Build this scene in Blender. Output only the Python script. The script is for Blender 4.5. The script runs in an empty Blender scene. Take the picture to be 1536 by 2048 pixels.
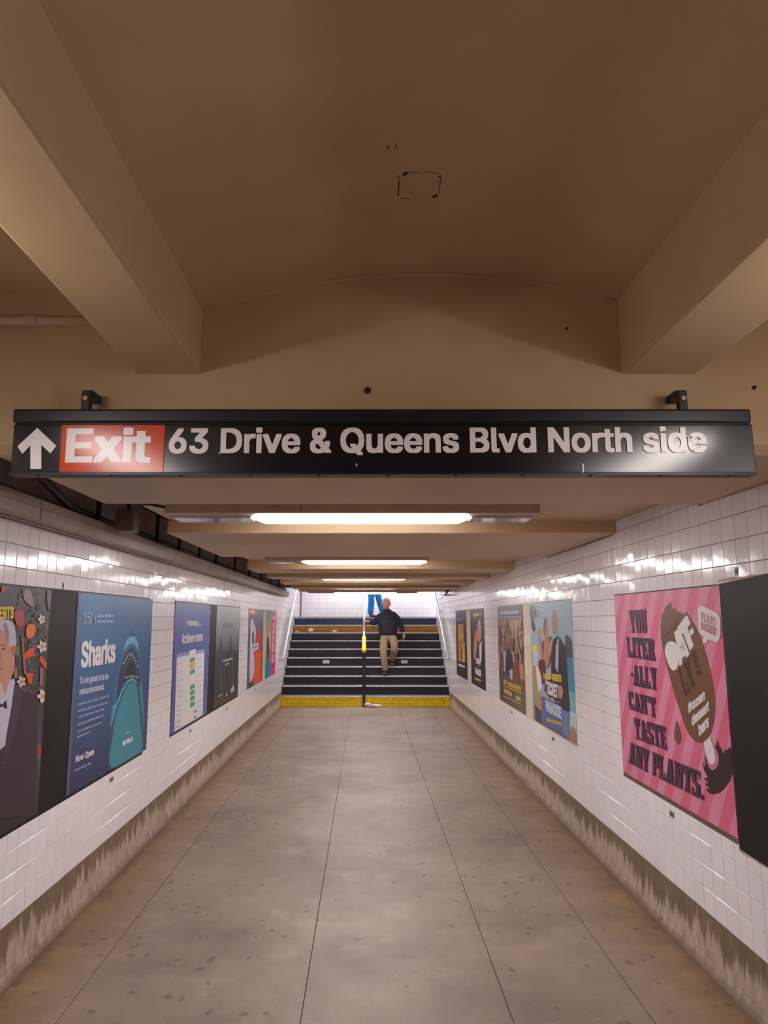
import bpy, bmesh, math, random
from mathutils import Vector, Matrix
from mathutils.geometry import tessellate_polygon, interpolate_bezier
random.seed(7)
SC = bpy.context.scene
COL = SC.collection
# ------------------------------------------------------------------ camera
F, C_, S_ = 1415.0, 0.98855, 0.15088         # focal length in pixels; cos / sin of the upward tilt
PITCH = math.atan2(S_, C_)
VU, VV, EYE = 731.0, 1240.0, 1.69            # vanishing point of the passage and the eye height
cam = bpy.data.cameras.new('camera'); cam_o = bpy.data.objects.new('camera', cam); COL.objects.link(cam_o)
cam.sensor_fit = 'VERTICAL'; cam.sensor_height = 36.0; cam.lens = F / 2048 * 36.0
cam.shift_x = (768 - VU) / 2048
cam_o.location = (0, 0, EYE); cam_o.rotation_euler = (math.pi / 2 + PITCH, 0, 0)
cam.clip_start = 0.02; cam.clip_end = 200
SC.camera = cam_o
# ------------------------------------------------------------------ sky, sun, exposure
world = bpy.data.worlds.new('sky'); SC.world = world; world.use_nodes = True
bg = world.node_tree.nodes['Background']
bg.inputs[0].default_value = (0.62, 0.80, 1.0, 1); bg.inputs[1].default_value = 5.0
sun = bpy.data.lights.new('sun', 'SUN'); sun.energy = 15.0; sun.angle = math.radians(12); sun.color = (1, 0.97, 0.93)
sun_o = bpy.data.objects.new('sun', sun); COL.objects.link(sun_o)
sun_o.rotation_euler = Vector((-0.80, 0.42, -0.52)).to_track_quat('-Z', 'Y').to_euler()
LAMP = 42.0                                   # radiance of a fluorescent diffuser
LAMP_NEAR = 23.0
SC.view_settings.view_transform = 'Standard'; SC.view_settings.look = 'None'
SC.view_settings.exposure = 0.0; SC.view_settings.gamma = 1.0
SC.view_settings.use_curve_mapping = False

# ------------------------------------------------------------------ helpers
XL, XR = -1.70, 1.69
def at(u, v, Y):                              # point of the plane Y = const seen at photo pixel (u, v)
    k = (VV - v) * C_ / F
    Z = k * Y * C_ / (1 - k * S_)
    return Vector(((u - VU) * (Y * C_ + Z * S_) / F, Y, EYE + Z))
def onwall(u, v, side):                       # (Y, z) of the side wall at photo pixel (u, v)
    X = XL if side == 'L' else XR
    d = F * X / (u - VU); Z = (VV - v) * C_ * d / F
    return (d - Z * S_) / C_, EYE + Z
def lin(c):
    c = c / 255.0
    return c / 12.92 if c <= 0.04045 else ((c + 0.055) / 1.055) ** 2.4
def S(r, g, b): return (lin(r), lin(g), lin(b), 1.0)

def nodes(name):
    m = bpy.data.materials.new(name); m.use_nodes = True
    nt = m.node_tree; b = nt.nodes['Principled BSDF']
    return m, nt, b
def N(nt, typ, **kw):
    n = nt.nodes.new(typ)
    for k, v in kw.items():
        if k in n.inputs: n.inputs[k].default_value = v
        else: setattr(n, k, v)
    return n
def noise(nt, scale, detail=3, rough=0.55, vec=None, mapscale=None):
    tc = N(nt, 'ShaderNodeNewGeometry')
    src = tc.outputs['Position']
    if mapscale:
        mp = N(nt, 'ShaderNodeMapping'); mp.inputs['Scale'].default_value = mapscale
        nt.links.new(src, mp.inputs[0]); src = mp.outputs[0]
    n = N(nt, 'ShaderNodeTexNoise'); n.inputs['Scale'].default_value = scale; n.inputs['Detail'].default_value = detail
    n.inputs['Roughness'].default_value = rough
    nt.links.new(src, n.inputs['Vector'])
    return n.outputs['Fac']
def ramp(nt, fac, stops):
    r = N(nt, 'ShaderNodeValToRGB'); e = r.color_ramp.elements
    while len(e) < len(stops): e.new(0.5)
    for i, (p, c) in enumerate(stops): e[i].position = p; e[i].color = c if len(c) == 4 else (*c, 1)
    nt.links.new(fac, r.inputs[0]); return r.outputs[0]
def mix(nt, fac, a, b, mode='MIX'):
    m = N(nt, 'ShaderNodeMix', data_type='RGBA', blend_type=mode)
    for sock, v in ((m.inputs[0], fac), (m.inputs[6], a), (m.inputs[7], b)):
        if hasattr(v, 'links') or hasattr(v, 'is_output'): nt.links.new(v, sock)
        else: sock.default_value = v
    return m.outputs[2]
def math_(nt, op, a, b=0.0, clamp=False):
    m = N(nt, 'ShaderNodeMath', operation=op, use_clamp=clamp)
    for i, v in enumerate((a, b)):
        if hasattr(v, 'is_output'): nt.links.new(v, m.inputs[i])
        else: m.inputs[i].default_value = v
    return m.outputs[0]
def bump(nt, b, fac, strength, dist=0.01):
    bp = N(nt, 'ShaderNodeBump'); bp.inputs['Strength'].default_value = strength; bp.inputs['Distance'].default_value = dist
    nt.links.new(fac, bp.inputs['Height']); nt.links.new(bp.outputs[0], b.inputs['Normal'])
BW = ((0, 0, 0, 1), (1, 1, 1, 1))
def plain(name, c, rough=0.5, metal=0.0, var=0.12, scale=9, spec=0.5, bmp=0.0):
    m, nt, b = nodes(name)
    f = noise(nt, scale)
    dark = tuple(x * (1 - var) for x in c[:3]) + (1,); light = tuple(min(1, x * (1 + var)) for x in c[:3]) + (1,)
    nt.links.new(ramp(nt, f, [(0.3, dark), (0.7, light)]), b.inputs['Base Color'])
    b.inputs['Roughness'].default_value = rough; b.inputs['Metallic'].default_value = metal
    b.inputs['Specular IOR Level'].default_value = spec
    if bmp: bump(nt, b, noise(nt, scale * 6), bmp)
    return m
def emit(name, c, strength):
    m, nt, b = nodes(name)
    b.inputs['Base Color'].default_value = (0.8, 0.8, 0.8, 1)
    b.inputs['Emission Color'].default_value = c; b.inputs['Emission Strength'].default_value = strength
    return m

class MB:
    def __init__(s): s.bm = bmesh.new()
    def box(s, x0, x1, y0, y1, z0, z1, bev=0.0, rot=None):
        r = bmesh.ops.create_cube(s.bm, size=1.0)
        M = Matrix.Translation(((x0 + x1) / 2, (y0 + y1) / 2, (z0 + z1) / 2)) @ (rot or Matrix.Identity(4)) @ Matrix.Diagonal((x1 - x0, y1 - y0, z1 - z0, 1))
        bmesh.ops.transform(s.bm, matrix=M, verts=r['verts'])
        if bev:
            es = list({e for v in r['verts'] for e in v.link_edges})
            bmesh.ops.bevel(s.bm, geom=es, offset=bev, segments=2, affect='EDGES', profile=0.5)
        return s
    def prism(s, pts, off):                     # closed polygon of 3D points, extruded by a vector
        off = Vector(off)
        a = [s.bm.verts.new(p) for p in pts]; b = [s.bm.verts.new(Vector(p) + off) for p in pts]
        n = len(pts)
        for t in tessellate_polygon([[Vector(p) for p in pts]]):
            for q in (a, b):
                try: s.bm.faces.new([q[i] for i in t])
                except ValueError: pass
        for i in range(n): s.bm.faces.new((a[i], a[(i + 1) % n], b[(i + 1) % n], b[i]))
        return s
    def tube(s, path, r, seg=10, cap=True):
        path = [Vector(p) for p in path]; rings = []
        up0 = None
        for i, p in enumerate(path):
            t = (path[min(i + 1, len(path) - 1)] - path[max(i - 1, 0)]).normalized()
            ref = Vector((0, 0, 1)) if abs(t.z) < 0.9 else Vector((1, 0, 0))
            a = t.cross(ref).normalized(); b = t.cross(a)
            if up0 and a.dot(up0) < 0: a = -a; b = -b
            up0 = a
            rr = r[i] if isinstance(r, (list, tuple)) else r
            rings.append([s.bm.verts.new(p + rr * (math.cos(k * 2 * math.pi / seg) * a + math.sin(k * 2 * math.pi / seg) * b)) for k in range(seg)])
        for q, w in zip(rings, rings[1:]):
            for k in range(seg): s.bm.faces.new((q[k], q[(k + 1) % seg], w[(k + 1) % seg], w[k]))
        if cap: s.bm.faces.new(rings[0][::-1]); s.bm.faces.new(rings[-1])
        return s
    def ball(s, c, r, sub=2, sx=1, sy=1, sz=1):
        v = bmesh.ops.create_icosphere(s.bm, subdivisions=sub, radius=1)['verts']
        bmesh.ops.transform(s.bm, matrix=Matrix.Translation(c) @ Matrix.Diagonal((r * sx, r * sy, r * sz, 1)), verts=v)
        return s
    def quad(s, *p): s.bm.faces.new([s.bm.verts.new(q) for q in p]); return s
    def build(s, name, mat, parent=None, smooth=False, kind=None):
        bmesh.ops.recalc_face_normals(s.bm, faces=s.bm.faces)
        me = bpy.data.meshes.new(name); s.bm.to_mesh(me); s.bm.free()
        if mat: me.materials.append(mat)
        if smooth:
            for p in me.polygons: p.use_smooth = True
        return link(name, me, parent, kind)
def link(name, me, parent=None, kind=None):
    o = bpy.data.objects.new(name, me); COL.objects.link(o)
    if parent is not None: o.parent = parent; o.matrix_parent_inverse = Matrix.Translation(-parent.location)
    if kind: o['kind'] = kind
    return o
def tag(o, label, cat, group=None):
    o['label'] = label; o['category'] = cat
    if group: o['group'] = group
    return o
def thing(name, label, cat, loc=(0, 0, 0), group=None):
    o = bpy.data.objects.new(name, None); COL.objects.link(o); o.location = loc; o.empty_display_size = 0.1
    return tag(o, label, cat, group)

# ------------------------------------------------------------------ materials
def mat_ceiling():
    m, nt, b = nodes('cream_plaster_paint')
    f = noise(nt, 1.3, 4); g = noise(nt, 7, 6, 0.7)
    col = ramp(nt, f, [(0.3, S(194, 164, 126)), (0.7, S(212, 184, 146))])
    st = ramp(nt, g, [(0.66, BW[0]), (0.78, BW[1])])
    col = mix(nt, math_(nt, 'MULTIPLY', st, 0.22), col, S(120, 88, 62))
    nt.links.new(col, b.inputs['Base Color']); b.inputs['Roughness'].default_value = 0.42
    bump(nt, b, noise(nt, 14, 5, 0.65), 0.25, 0.006); return m
def mat_tile():
    m, nt, b = nodes('white_glazed_tile')
    oi = N(nt, 'ShaderNodeObjectInfo'); ge = N(nt, 'ShaderNodeNewGeometry')
    r = math_(nt, 'FRACT', math_(nt, 'ADD', oi.outputs['Random'], ge.outputs['Random Per Island']))
    col = ramp(nt, r, [(0.0, S(244, 239, 244)), (1.0, S(249, 244, 249))])
    dirt = ramp(nt, noise(nt, 2.5, 5, 0.65), [(0.62, BW[0]), (0.85, BW[1])])
    nt.links.new(mix(nt, math_(nt, 'MULTIPLY', dirt, 0.25), col, S(190, 170, 155)), b.inputs['Base Color'])
    b.inputs['Roughness'].default_value = 0.12; b.inputs['Specular IOR Level'].default_value = 0.38
    bump(nt, b, noise(nt, 13, 2), 0.2, 0.004); return m
def mat_curb():
    m, nt, b = nodes('stained_concrete_curb')
    ge = N(nt, 'ShaderNodeNewGeometry'); sp = N(nt, 'ShaderNodeSeparateXYZ'); nt.links.new(ge.outputs['Position'], sp.inputs[0])
    h = math_(nt, 'ADD', math_(nt, 'MULTIPLY', noise(nt, 11.0, 4, 0.7, mapscale=(0.0, 1.0, 0.05)), 0.75), math_(nt, 'MULTIPLY', noise(nt, 1.7, 2, 0.5, mapscale=(0.6, 1.0, 0.0)), 0.35))
    zz = math_(nt, 'MULTIPLY', sp.outputs['Z'], 1.55)
    e = math_(nt, 'SUBTRACT', h, math_(nt, 'ADD', zz, 0.30))
    mask = ramp(nt, math_(nt, 'ADD', e, 0.5), [(0.46, BW[0]), (0.54, BW[1])])
    fine = noise(nt, 22, 6, 0.7, mapscale=(1, 1, 0.35))
    dark = ramp(nt, fine, [(0.25, S(104, 85, 68)), (0.75, S(146, 124, 104))])
    pale = ramp(nt, fine, [(0.25, S(150, 130, 112)), (0.75, S(214, 198, 184))])
    foot = N(nt, 'ShaderNodeMapRange'); nt.links.new(math_(nt, 'ADD', sp.outputs['Z'], math_(nt, 'MULTIPLY', fine, 0.06)), foot.inputs[0]); foot.inputs[1].default_value = 0.04; foot.inputs[2].default_value = 0.10; foot.inputs[3].default_value = 0.75; foot.inputs[4].default_value = 0.0
    nt.links.new(mix(nt, foot.outputs[0], mix(nt, mask, dark, pale), S(112, 90, 72)), b.inputs['Base Color'])
    b.inputs['Roughness'].default_value = 0.8; bump(nt, b, fine, 0.4, 0.006); return m
def mat_floor():
    m, nt, b = nodes('worn_concrete_floor')
    ge = N(nt, 'ShaderNodeNewGeometry'); sp = N(nt, 'ShaderNodeSeparateXYZ'); nt.links.new(ge.outputs['Position'], sp.inputs[0])
    ax = math_(nt, 'ABSOLUTE', sp.outputs['X'])
    f = noise(nt, 1.1, 6, 0.62); g = noise(nt, 60, 3, 0.7)
    col = ramp(nt, f, [(0.3, S(116, 99, 88)), (0.52, S(146, 128, 115)), (0.75, S(163, 146, 134))])
    col = mix(nt, math_(nt, 'MULTIPLY', ramp(nt, g, [(0.35, BW[0]), (0.7, BW[1])]), 0.25), col, S(112, 97, 88))
    bl = noise(nt, 5.5, 5, 0.7)
    col = mix(nt, math_(nt, 'MULTIPLY', ramp(nt, bl, [(0.52, BW[0]), (0.72, BW[1])]), 0.38), col, S(104, 90, 82))
    col = mix(nt, math_(nt, 'MULTIPLY', ramp(nt, noise(nt, 3.1, 4, 0.6), [(0.55, BW[0]), (0.75, BW[1])]), 0.3), col, S(186, 170, 158))
    # brown run-off stain along the wall foot
    w = N(nt, 'ShaderNodeMapRange', interpolation_type='SMOOTHSTEP'); nt.links.new(math_(nt, 'ADD', ax, math_(nt, 'MULTIPLY', noise(nt, 2.2, 4, 0.6), 0.5)), w.inputs[0])
    w.inputs[1].default_value = 1.35; w.inputs[2].default_value = 1.95
    col = mix(nt, math_(nt, 'MULTIPLY', w.outputs[0], 0.85), col, ramp(nt, noise(nt, 4, 5, 0.65), [(0.3, S(112, 84, 62)), (0.6, S(152, 118, 80)), (0.8, S(170, 138, 100))]))
    grime = N(nt, 'ShaderNodeMapRange', interpolation_type='SMOOTHSTEP'); nt.links.new(ax, grime.inputs[0])
    grime.inputs[1].default_value = 1.58; grime.inputs[2].default_value = 1.70
    col = mix(nt, math_(nt, 'MULTIPLY', grime.outputs[0], 0.75), col, S(92, 76, 66))
    # gum spots
    for scale, lo, hi, dens, amt in ((7.0, 0.10, 0.18, 0.54, 0.62), (13.0, 0.14, 0.25, 0.44, 0.6)):
        mp = N(nt, 'ShaderNodeMapping'); mp.inputs['Scale'].default_value = (1, 0.75, 0); nt.links.new(ge.outputs['Position'], mp.inputs[0])
        wob = N(nt, 'ShaderNodeTexNoise'); wob.inputs['Scale'].default_value = 11; nt.links.new(mp.outputs[0], wob.inputs['Vector'])
        vm = N(nt, 'ShaderNodeVectorMath', operation='MULTIPLY_ADD'); nt.links.new(wob.outputs['Color'], vm.inputs[0]); vm.inputs[1].default_value = (0.09, 0.09, 0); nt.links.new(mp.outputs[0], vm.inputs[2])
        vo = N(nt, 'ShaderNodeTexVoronoi'); vo.inputs['Scale'].default_value = scale; nt.links.new(vm.outputs[0], vo.inputs['Vector'])
        spot = ramp(nt, vo.outputs['Distance'], [(lo, BW[1]), (hi, BW[0])])
        sc = N(nt, 'ShaderNodeSeparateColor'); nt.links.new(vo.outputs['Color'], sc.inputs[0])
        edge = N(nt, 'ShaderNodeMapRange'); nt.links.new(ax, edge.inputs[0]); edge.inputs[1].default_value = 0.1; edge.inputs[2].default_value = 1.4; edge.inputs[3].default_value = -0.47; edge.inputs[4].default_value = 0.10
        has = math_(nt, 'GREATER_THAN', math_(nt, 'ADD', sc.outputs[0], edge.outputs[0]), dens)
        col = mix(nt, math_(nt, 'MULTIPLY', math_(nt, 'MULTIPLY', spot, has), amt), col, S(84, 72, 66))
    chips = N(nt, 'ShaderNodeTexVoronoi'); chips.inputs['Scale'].default_value = 34; nt.links.new(ge.outputs['Position'], chips.inputs['Vector'])
    sc = N(nt, 'ShaderNodeSeparateColor'); nt.links.new(chips.outputs['Color'], sc.inputs[0])
    ch = math_(nt, 'MULTIPLY', ramp(nt, chips.outputs['Distance'], [(0.06, BW[1]), (0.13, BW[0])]), math_(nt, 'GREATER_THAN', sc.outputs[1], 0.86))
    col = mix(nt, math_(nt, 'MULTIPLY', ch, 0.7), col, S(214, 206, 196))
    nt.links.new(col, b.inputs['Base Color'])
    b.inputs['Roughness'].default_value = 0.5; bump(nt, b, g, 0.12, 0.004); return m
def mat_print(name, rough):
    m, nt, b = nodes(name)
    a = N(nt, 'ShaderNodeVertexColor', layer_name='Ink')
    f = ramp(nt, noise(nt, 5, 3), [(0.3, (0.93, 0.93, 0.93, 1)), (0.7, (1, 1, 1, 1))])
    nt.links.new(mix(nt, 1.0, a.outputs['Color'], f, 'MULTIPLY'), b.inputs['Base Color'])
    b.inputs['Roughness'].default_value = rough; b.inputs['Specular IOR Level'].default_value = 0.4; return m
M = dict(
    ceil=mat_ceiling(), tile=mat_tile(), curb=mat_curb(), floor=mat_floor(), ink=mat_print('printed_ink', 0.38),
    grout=plain('grey_grout', S(150, 136, 132), 0.9), joint=plain('dirt_in_joint', S(70, 60, 54), 0.95),
    wallpaint=plain('white_wall_paint', S(205, 192, 184), 0.5), sign=plain('black_sign_enamel', S(22, 20, 29), 0.2, spec=0.7, var=0.06),
    signrail=plain('black_rail', S(26, 25, 32), 0.38, var=0.1), red=plain('orange_red_panel', S(214, 74, 26), 0.2, spec=0.45, var=0.05),
    white=plain('white_vinyl', S(252, 247, 249), 0.25, var=0.03), black=plain('black_steel', S(32, 28, 28), 0.45, var=0.2),
    housing=plain('taupe_enamel', S(196, 170, 154), 0.4), reflect=plain('mirror_reflector', S(225, 228, 238), 0.12, metal=1.0, var=0.04),
    lens=emit('lit_diffuser', (1.0, 0.945, 0.93, 1), LAMP), lens_near=emit('lit_diffuser_near', (1.0, 0.91, 0.86, 1), LAMP_NEAR),
    duct=plain('grey_brown_duct', S(150, 130, 120), 0.4, var=0.15, scale=3), cable=plain('black_cable', S(26, 22, 22), 0.55),
    blue_riser=plain('blue_black_riser', S(40, 56, 96), 0.35, var=0.2), riser=plain('black_riser', S(30, 27, 38), 0.4, var=0.25), tread=plain('grey_tread', S(120, 114, 116), 0.6), nosing=plain('steel_nosing', S(208, 204, 212), 0.4, metal=0.15, var=0.2, scale=14),
    yellow=plain('yellow_paint', S(248, 212, 8), 0.45, var=0.12, scale=12), ochre=plain('worn_ochre_paint', S(176, 126, 22), 0.5, var=0.25, scale=12),
    steel=plain('brushed_steel', S(205, 206, 214), 0.28, metal=0.9, var=0.06), tape=plain('yellow_tape', S(246, 214, 20), 0.45),
    paper=plain('white_paper', S(226, 222, 224), 0.7), blackboard=plain('black_painted_board', S(22, 19, 24), 0.5, spec=0.3, var=0.35, scale=4, bmp=0.05),
    cream=plain('cream_paste_board', S(214, 200, 172), 0.6), backing=plain('brown_backing', S(104, 88, 78), 0.6, var=0.2),
    torn=plain('torn_paper_edge', S(196, 182, 164), 0.8, var=0.2, scale=30), plate=plain('grey_number_plate', S(150, 142, 144), 0.4), ptext=plain('dark_plate_print', S(52, 48, 50), 0.5),
    pipe=plain('cream_pipe', S(206, 178, 150), 0.4), rust=plain('rusty_hole', S(48, 34, 26), 0.9), box=plain('tan_box', S(120, 100, 84), 0.5),
    skin=plain('skin', S(196, 132, 110), 0.5, var=0.05), hair=plain('white_hair', S(206, 202, 204), 0.7, var=0.15, scale=60), brow=plain('grey_brow', S(120, 108, 100), 0.8),
    eyew=plain('eye_white', S(232, 228, 224), 0.25, var=0.02), iris=plain('dark_iris', S(52, 40, 34), 0.25), lip=plain('lips', S(160, 92, 84), 0.5),
    sweater=plain('navy_fleece', S(20, 22, 38), 0.85, var=0.2, scale=30, bmp=0.2), khaki=plain('khaki_twill', S(146, 124, 100), 0.85, var=0.12, scale=12, bmp=0.2),
    shoe=plain('brown_shoe', S(58, 48, 46), 0.5), blue=plain('bright_blue_cotton', S(34, 140, 206), 0.8, var=0.12), coat=plain('pale_grey_coat', S(170, 160, 156), 0.85), dark_hair=plain('dark_hair', S(44, 34, 28), 0.7),
)

# ------------------------------------------------------------------ structure
ZB, ZR = 2.263, 2.352                          # underside of the beams, ceiling between them
YH, YHE = 2.40, 3.49                           # the deep header over the sign
YS0, YEND, YLAND, YBACK = 14.40, 14.72, 17.10, 18.60
SLOT = -1.33                                   # left end of the beams; the cable slot lies beyond
ZSTEP = [0.20 + 0.172 * k for k in range(10)]  # tops of the ten steps
ZTOP = 4.4
def struct(name, mb, mat): return mb.build(name, mat, None, kind='structure')

# walls (grout face 3 mm behind the tile face)
wl = struct('wall_left', MB().box(XL - 0.2, XL - 0.004, -3, YLAND, 0.0, ZTOP).box(XL - 0.2, XL - 0.004, YLAND, YBACK, 0.0, ZTOP), M['grout'])
wr = struct('wall_right', MB().box(XR + 0.004, XR + 0.2, -3, YLAND, 0.0, ZTOP), M['grout'])
wb = struct('wall_back', MB().box(XL - 0.2, 5.2, YBACK + 0.004, YBACK + 0.2, 0.0, ZTOP), M['grout'])
struct('wall_sky_block', MB().box(XL - 0.2, XR + 0.2, -3.2, -3, 0, 3.2), M['wallpaint'])  # unseen end wall, added behind the camera to keep sky light out
struct('wall_passage', MB().box(XR + 0.2, 5.2, YLAND - 0.2, YLAND, 1.5, ZTOP), M['wallpaint'])
struct('wall_over_stairs', MB().box(XL, XR, YEND, YEND + 0.15, ZR, ZTOP), M['wallpaint'])
# floor slabs
fl = struct('floor', MB().box(XL - 0.1, XR + 0.1, -3, YS0 + 0.2, -0.25, -0.006), M['joint'])
xs = [XL, -1.315, -0.277, 0.63, 1.228, XR]
ys = [-3.0, -0.9, 0.84, 2.58, 4.32, 6.06, 7.80, 9.54, 11.28, 13.02, YS0 + 0.02]
for i in range(5):
    for j in range(10):
        g, h = 0.0022, 0.0005
        y0, y1 = ys[j] + (0.0 if j in (3, 5, 7) and i in (1, 2) else h), ys[j + 1] - h
        MB().box(xs[i] + (g if i else 0), xs[i + 1] - (g if i < 4 else 0), y0, y1, -0.06, random.uniform(-0.0008, 0.0), bev=0.0008).build('slab', M['floor'], fl)
struct('floor_landing', MB().box(XL, 5.2, YLAND + 0.02, YBACK, ZSTEP[9] - 0.25, ZSTEP[9] - 0.002), M['tread'])
# curbs under the tiles
CURB = 0.262
for nm, x0, x1 in (('baseboard_left', XL - 0.004, XL + 0.006), ('baseboard_right', XR - 0.006, XR + 0.004)):
    mb = MB(); s = 1 if nm.endswith('left') else -1; X = XL if s > 0 else XR
    mb.prism([(X - s * 0.003, -3, 0), (X + s * 0.03, -3, 0), (X + s * 0.012, -3, 0.05), (X + s * 0.004, -3, CURB), (X - s * 0.003, -3, CURB)], (0, YS0 + 3 - 0.003, 0))
    struct(nm, mb, M['curb'])

# ceiling
ce = struct('ceiling', MB().box(SLOT, XR, YHE, YEND, ZR, ZR + 0.25).box(XL, SLOT, YH, YEND, 2.62, 2.75).box(SLOT, SLOT + 0.02, YHE, YEND, ZR, 2.62), M['ceil'])
beams = [(4.73, 6.55), (8.0, 8.75), (9.6, 10.1), (11.1, 11.75), (12.8, 13.4), (14.3, YEND)]
for a, b in beams:
    MB().box(SLOT - 0.01, XR, a, b, ZB + random.uniform(-0.004, 0.004), ZR + 0.02, bev=0.008).build('beam', M['ceil'], ce)
hd = MB()
p0 = [(XR, YH, 3.05), (XR, YH, ZB + 0.03), (XR, YH + 0.03, ZB), (XR, YHE - 0.004, ZB), (XR, YHE, ZB + 0.004), (XR, YHE, 3.05)]
hd.prism(p0, (SLOT + 0.03 - XR, 0, 0))
hd.box(XL, SLOT + 0.03, YH, YHE, 2.50, 3.05)
hd.build('header', M['ceil'], ce)
bl_i, bl_o = at(400, 752, YH), at(272, 750, YH); br_i, br_o = at(1243, 742, YH), at(1392, 745, YH)
zb = (bl_i.z + br_i.z) / 2 - 0.003
cl, cr = at(410, 622, YH), at(1235, 602, YH); ap = at(800, 548, YH)
for x0, x1 in ((bl_o.x, bl_i.x), (br_i.x, br_o.x)):
    MB().box(x0, x1, -3, YH + 0.02, zb, 3.0, bev=0.01).build('beam', M['ceil'], ce)
def vault(x0, z0, x1, z1, rise, n=24):
    pts = []
    for i in range(n + 1):
        t = i / n; w = 2 * t - 1
        pts.append((x0 + (x1 - x0) * t, -3, z0 + (z1 - z0) * t + rise * (1 - w * w)))
    mb = MB()
    rows = [[mb.bm.verts.new((p[0], y, p[2])) for p in pts] for y in (-3, YH + 0.02)]
    top = [[mb.bm.verts.new((p[0], y, 3.2)) for p in pts] for y in (-3, YH + 0.02)]
    for i in range(n):
        mb.bm.faces.new((rows[0][i], rows[0][i + 1], rows[1][i + 1], rows[1][i]))
        mb.bm.faces.new((top[0][i], top[0][i + 1], top[1][i + 1], top[1][i]))
        for r in (0, 1): mb.bm.faces.new((rows[r][i], rows[r][i + 1], top[r][i + 1], top[r][i]))
    for i in (0, n): mb.bm.faces.new((rows[0][i], rows[1][i], top[1][i], top[0][i]))
    o = mb.build('vault', M['ceil'], ce, smooth=True)
    o.data.set_sharp_from_angle(angle=math.radians(40))
    return pts
rise = ap.z - (cl.z + cr.z) / 2
arc = vault(cl.x - 0.01, cl.z, cr.x + 0.01, cr.z, rise)
vault(XL, 2.72, bl_o.x + 0.01, 2.76, 0.11)
vault(br_o.x - 0.01, at(1447, 681, YH).z, XR, 2.74, 0.06)
MB().tube([(p[0], YH - 0.001, p[2] - 0.002) for p in arc], 0.006, 6).build('caulk_seam', M['ceil'], ce, smooth=True)
# old fixture outline and screw stubs on the vault
def vz(x): t = (x - cl.x) / (cr.x - cl.x); w = 2 * t - 1; return cl.z + (cr.z - cl.z) * t + rise * (1 - w * w)
def onvault(u, v):
    Y = 1.5
    for _ in range(40):
        p = at(u, v, Y); Y *= vz(p.x) and ((vz(p.x) - EYE) / (p.z - EYE))
    return at(u, v, Y)
def scar(u0, v0, u1, v1, w=0.003):
    a, b = onvault(u0, v0), onvault(u1, v1)
    return MB().tube([a, (a + b) / 2, b], w, 6)
for k, (q, w) in enumerate([((798, 362, 796, 392), .0018), ((806, 345, 842, 344), .0012), ((800, 396, 822, 398), .0012), ((882, 352, 878, 385), .0012), ((846, 344, 880, 347), .0008), ((797, 350, 798, 360), .001)]):
    scar(*q, w=w).build('patch_edge', M['rust'], ce)
for (u0, v0, u1, v1, w) in ((807, 350, 814, 345, .004), (866, 394, 874, 390, .004), (878, 354, 881, 351, .0025), (774, 294, 777, 294, .0035), (792, 287, 791, 297, .0012)):
    scar(u0, v0, u1, v1, w).build('screw_stub', M['rust'], ce)
for (u, v, r) in ((735, 781, 0.013), (1507, 776, 0.007), (1133, 658, 0.004)):
    p = at(u, v, YH)
    MB().tube([(p.x, YH - 0.012, p.z), (p.x, YH + 0.004, p.z)], [r * 0.75, r], 12).build('bolt_stub', M['rust'], ce)
struct('ceiling_stairwell', MB().box(XL, XR, YEND + 0.15, YBACK, ZTOP - 0.2, ZTOP), M['wallpaint'])

# ------------------------------------------------------------------ advertising boards: rectangles of the walls (Y0, Y1, z0, z1)
PZ0, PZ1 = 0.690, 1.852
def yw(u, v, side): return onwall(u, v, side)[0]
BOARDS = {
 'L1': (1.95, 5.60), 'L2': (yw(344, 1340, 'L'), yw(477, 1330, 'L')), 'L3': (yw(494, 1300, 'L'), yw(552, 1290, 'L')),
 'R1': (1.85, yw(1238, 1370, 'R')), 'R2': (yw(1150, 1350, 'R'), yw(997, 1310, 'R')), 'R3': (yw(970, 1290, 'R'), yw(912, 1280, 'R')),
}
PITCH_T, GAP = 0.112, 0.0028
def tile_mesh(w, h, t=0.006, bv=0.0016):
    bm = bmesh.new()
    o = [bm.verts.new((x, 0, z)) for x, z in ((-w / 2, -h / 2), (w / 2, -h / 2), (w / 2, h / 2), (-w / 2, h / 2))]
    m_ = [bm.verts.new((v.co.x, -t + bv, v.co.z)) for v in o]
    f_ = [bm.verts.new((v.co.x * (1 - 2 * bv / w), -t, v.co.z * (1 - 2 * bv / h))) for v in o]
    for a, b in ((o, m_), (m_, f_)):
        for i in range(4): bm.faces.new((a[i], a[(i + 1) % 4], b[(i + 1) % 4], b[i]))
    bm.faces.new(f_)
    bmesh.ops.recalc_face_normals(bm, faces=bm.faces)
    me = bpy.data.meshes.new('tile'); bm.to_mesh(me); bm.free(); me.materials.append(M['tile']); return me
TM = tile_mesh(PITCH_T - GAP, PITCH_T - GAP)
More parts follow.
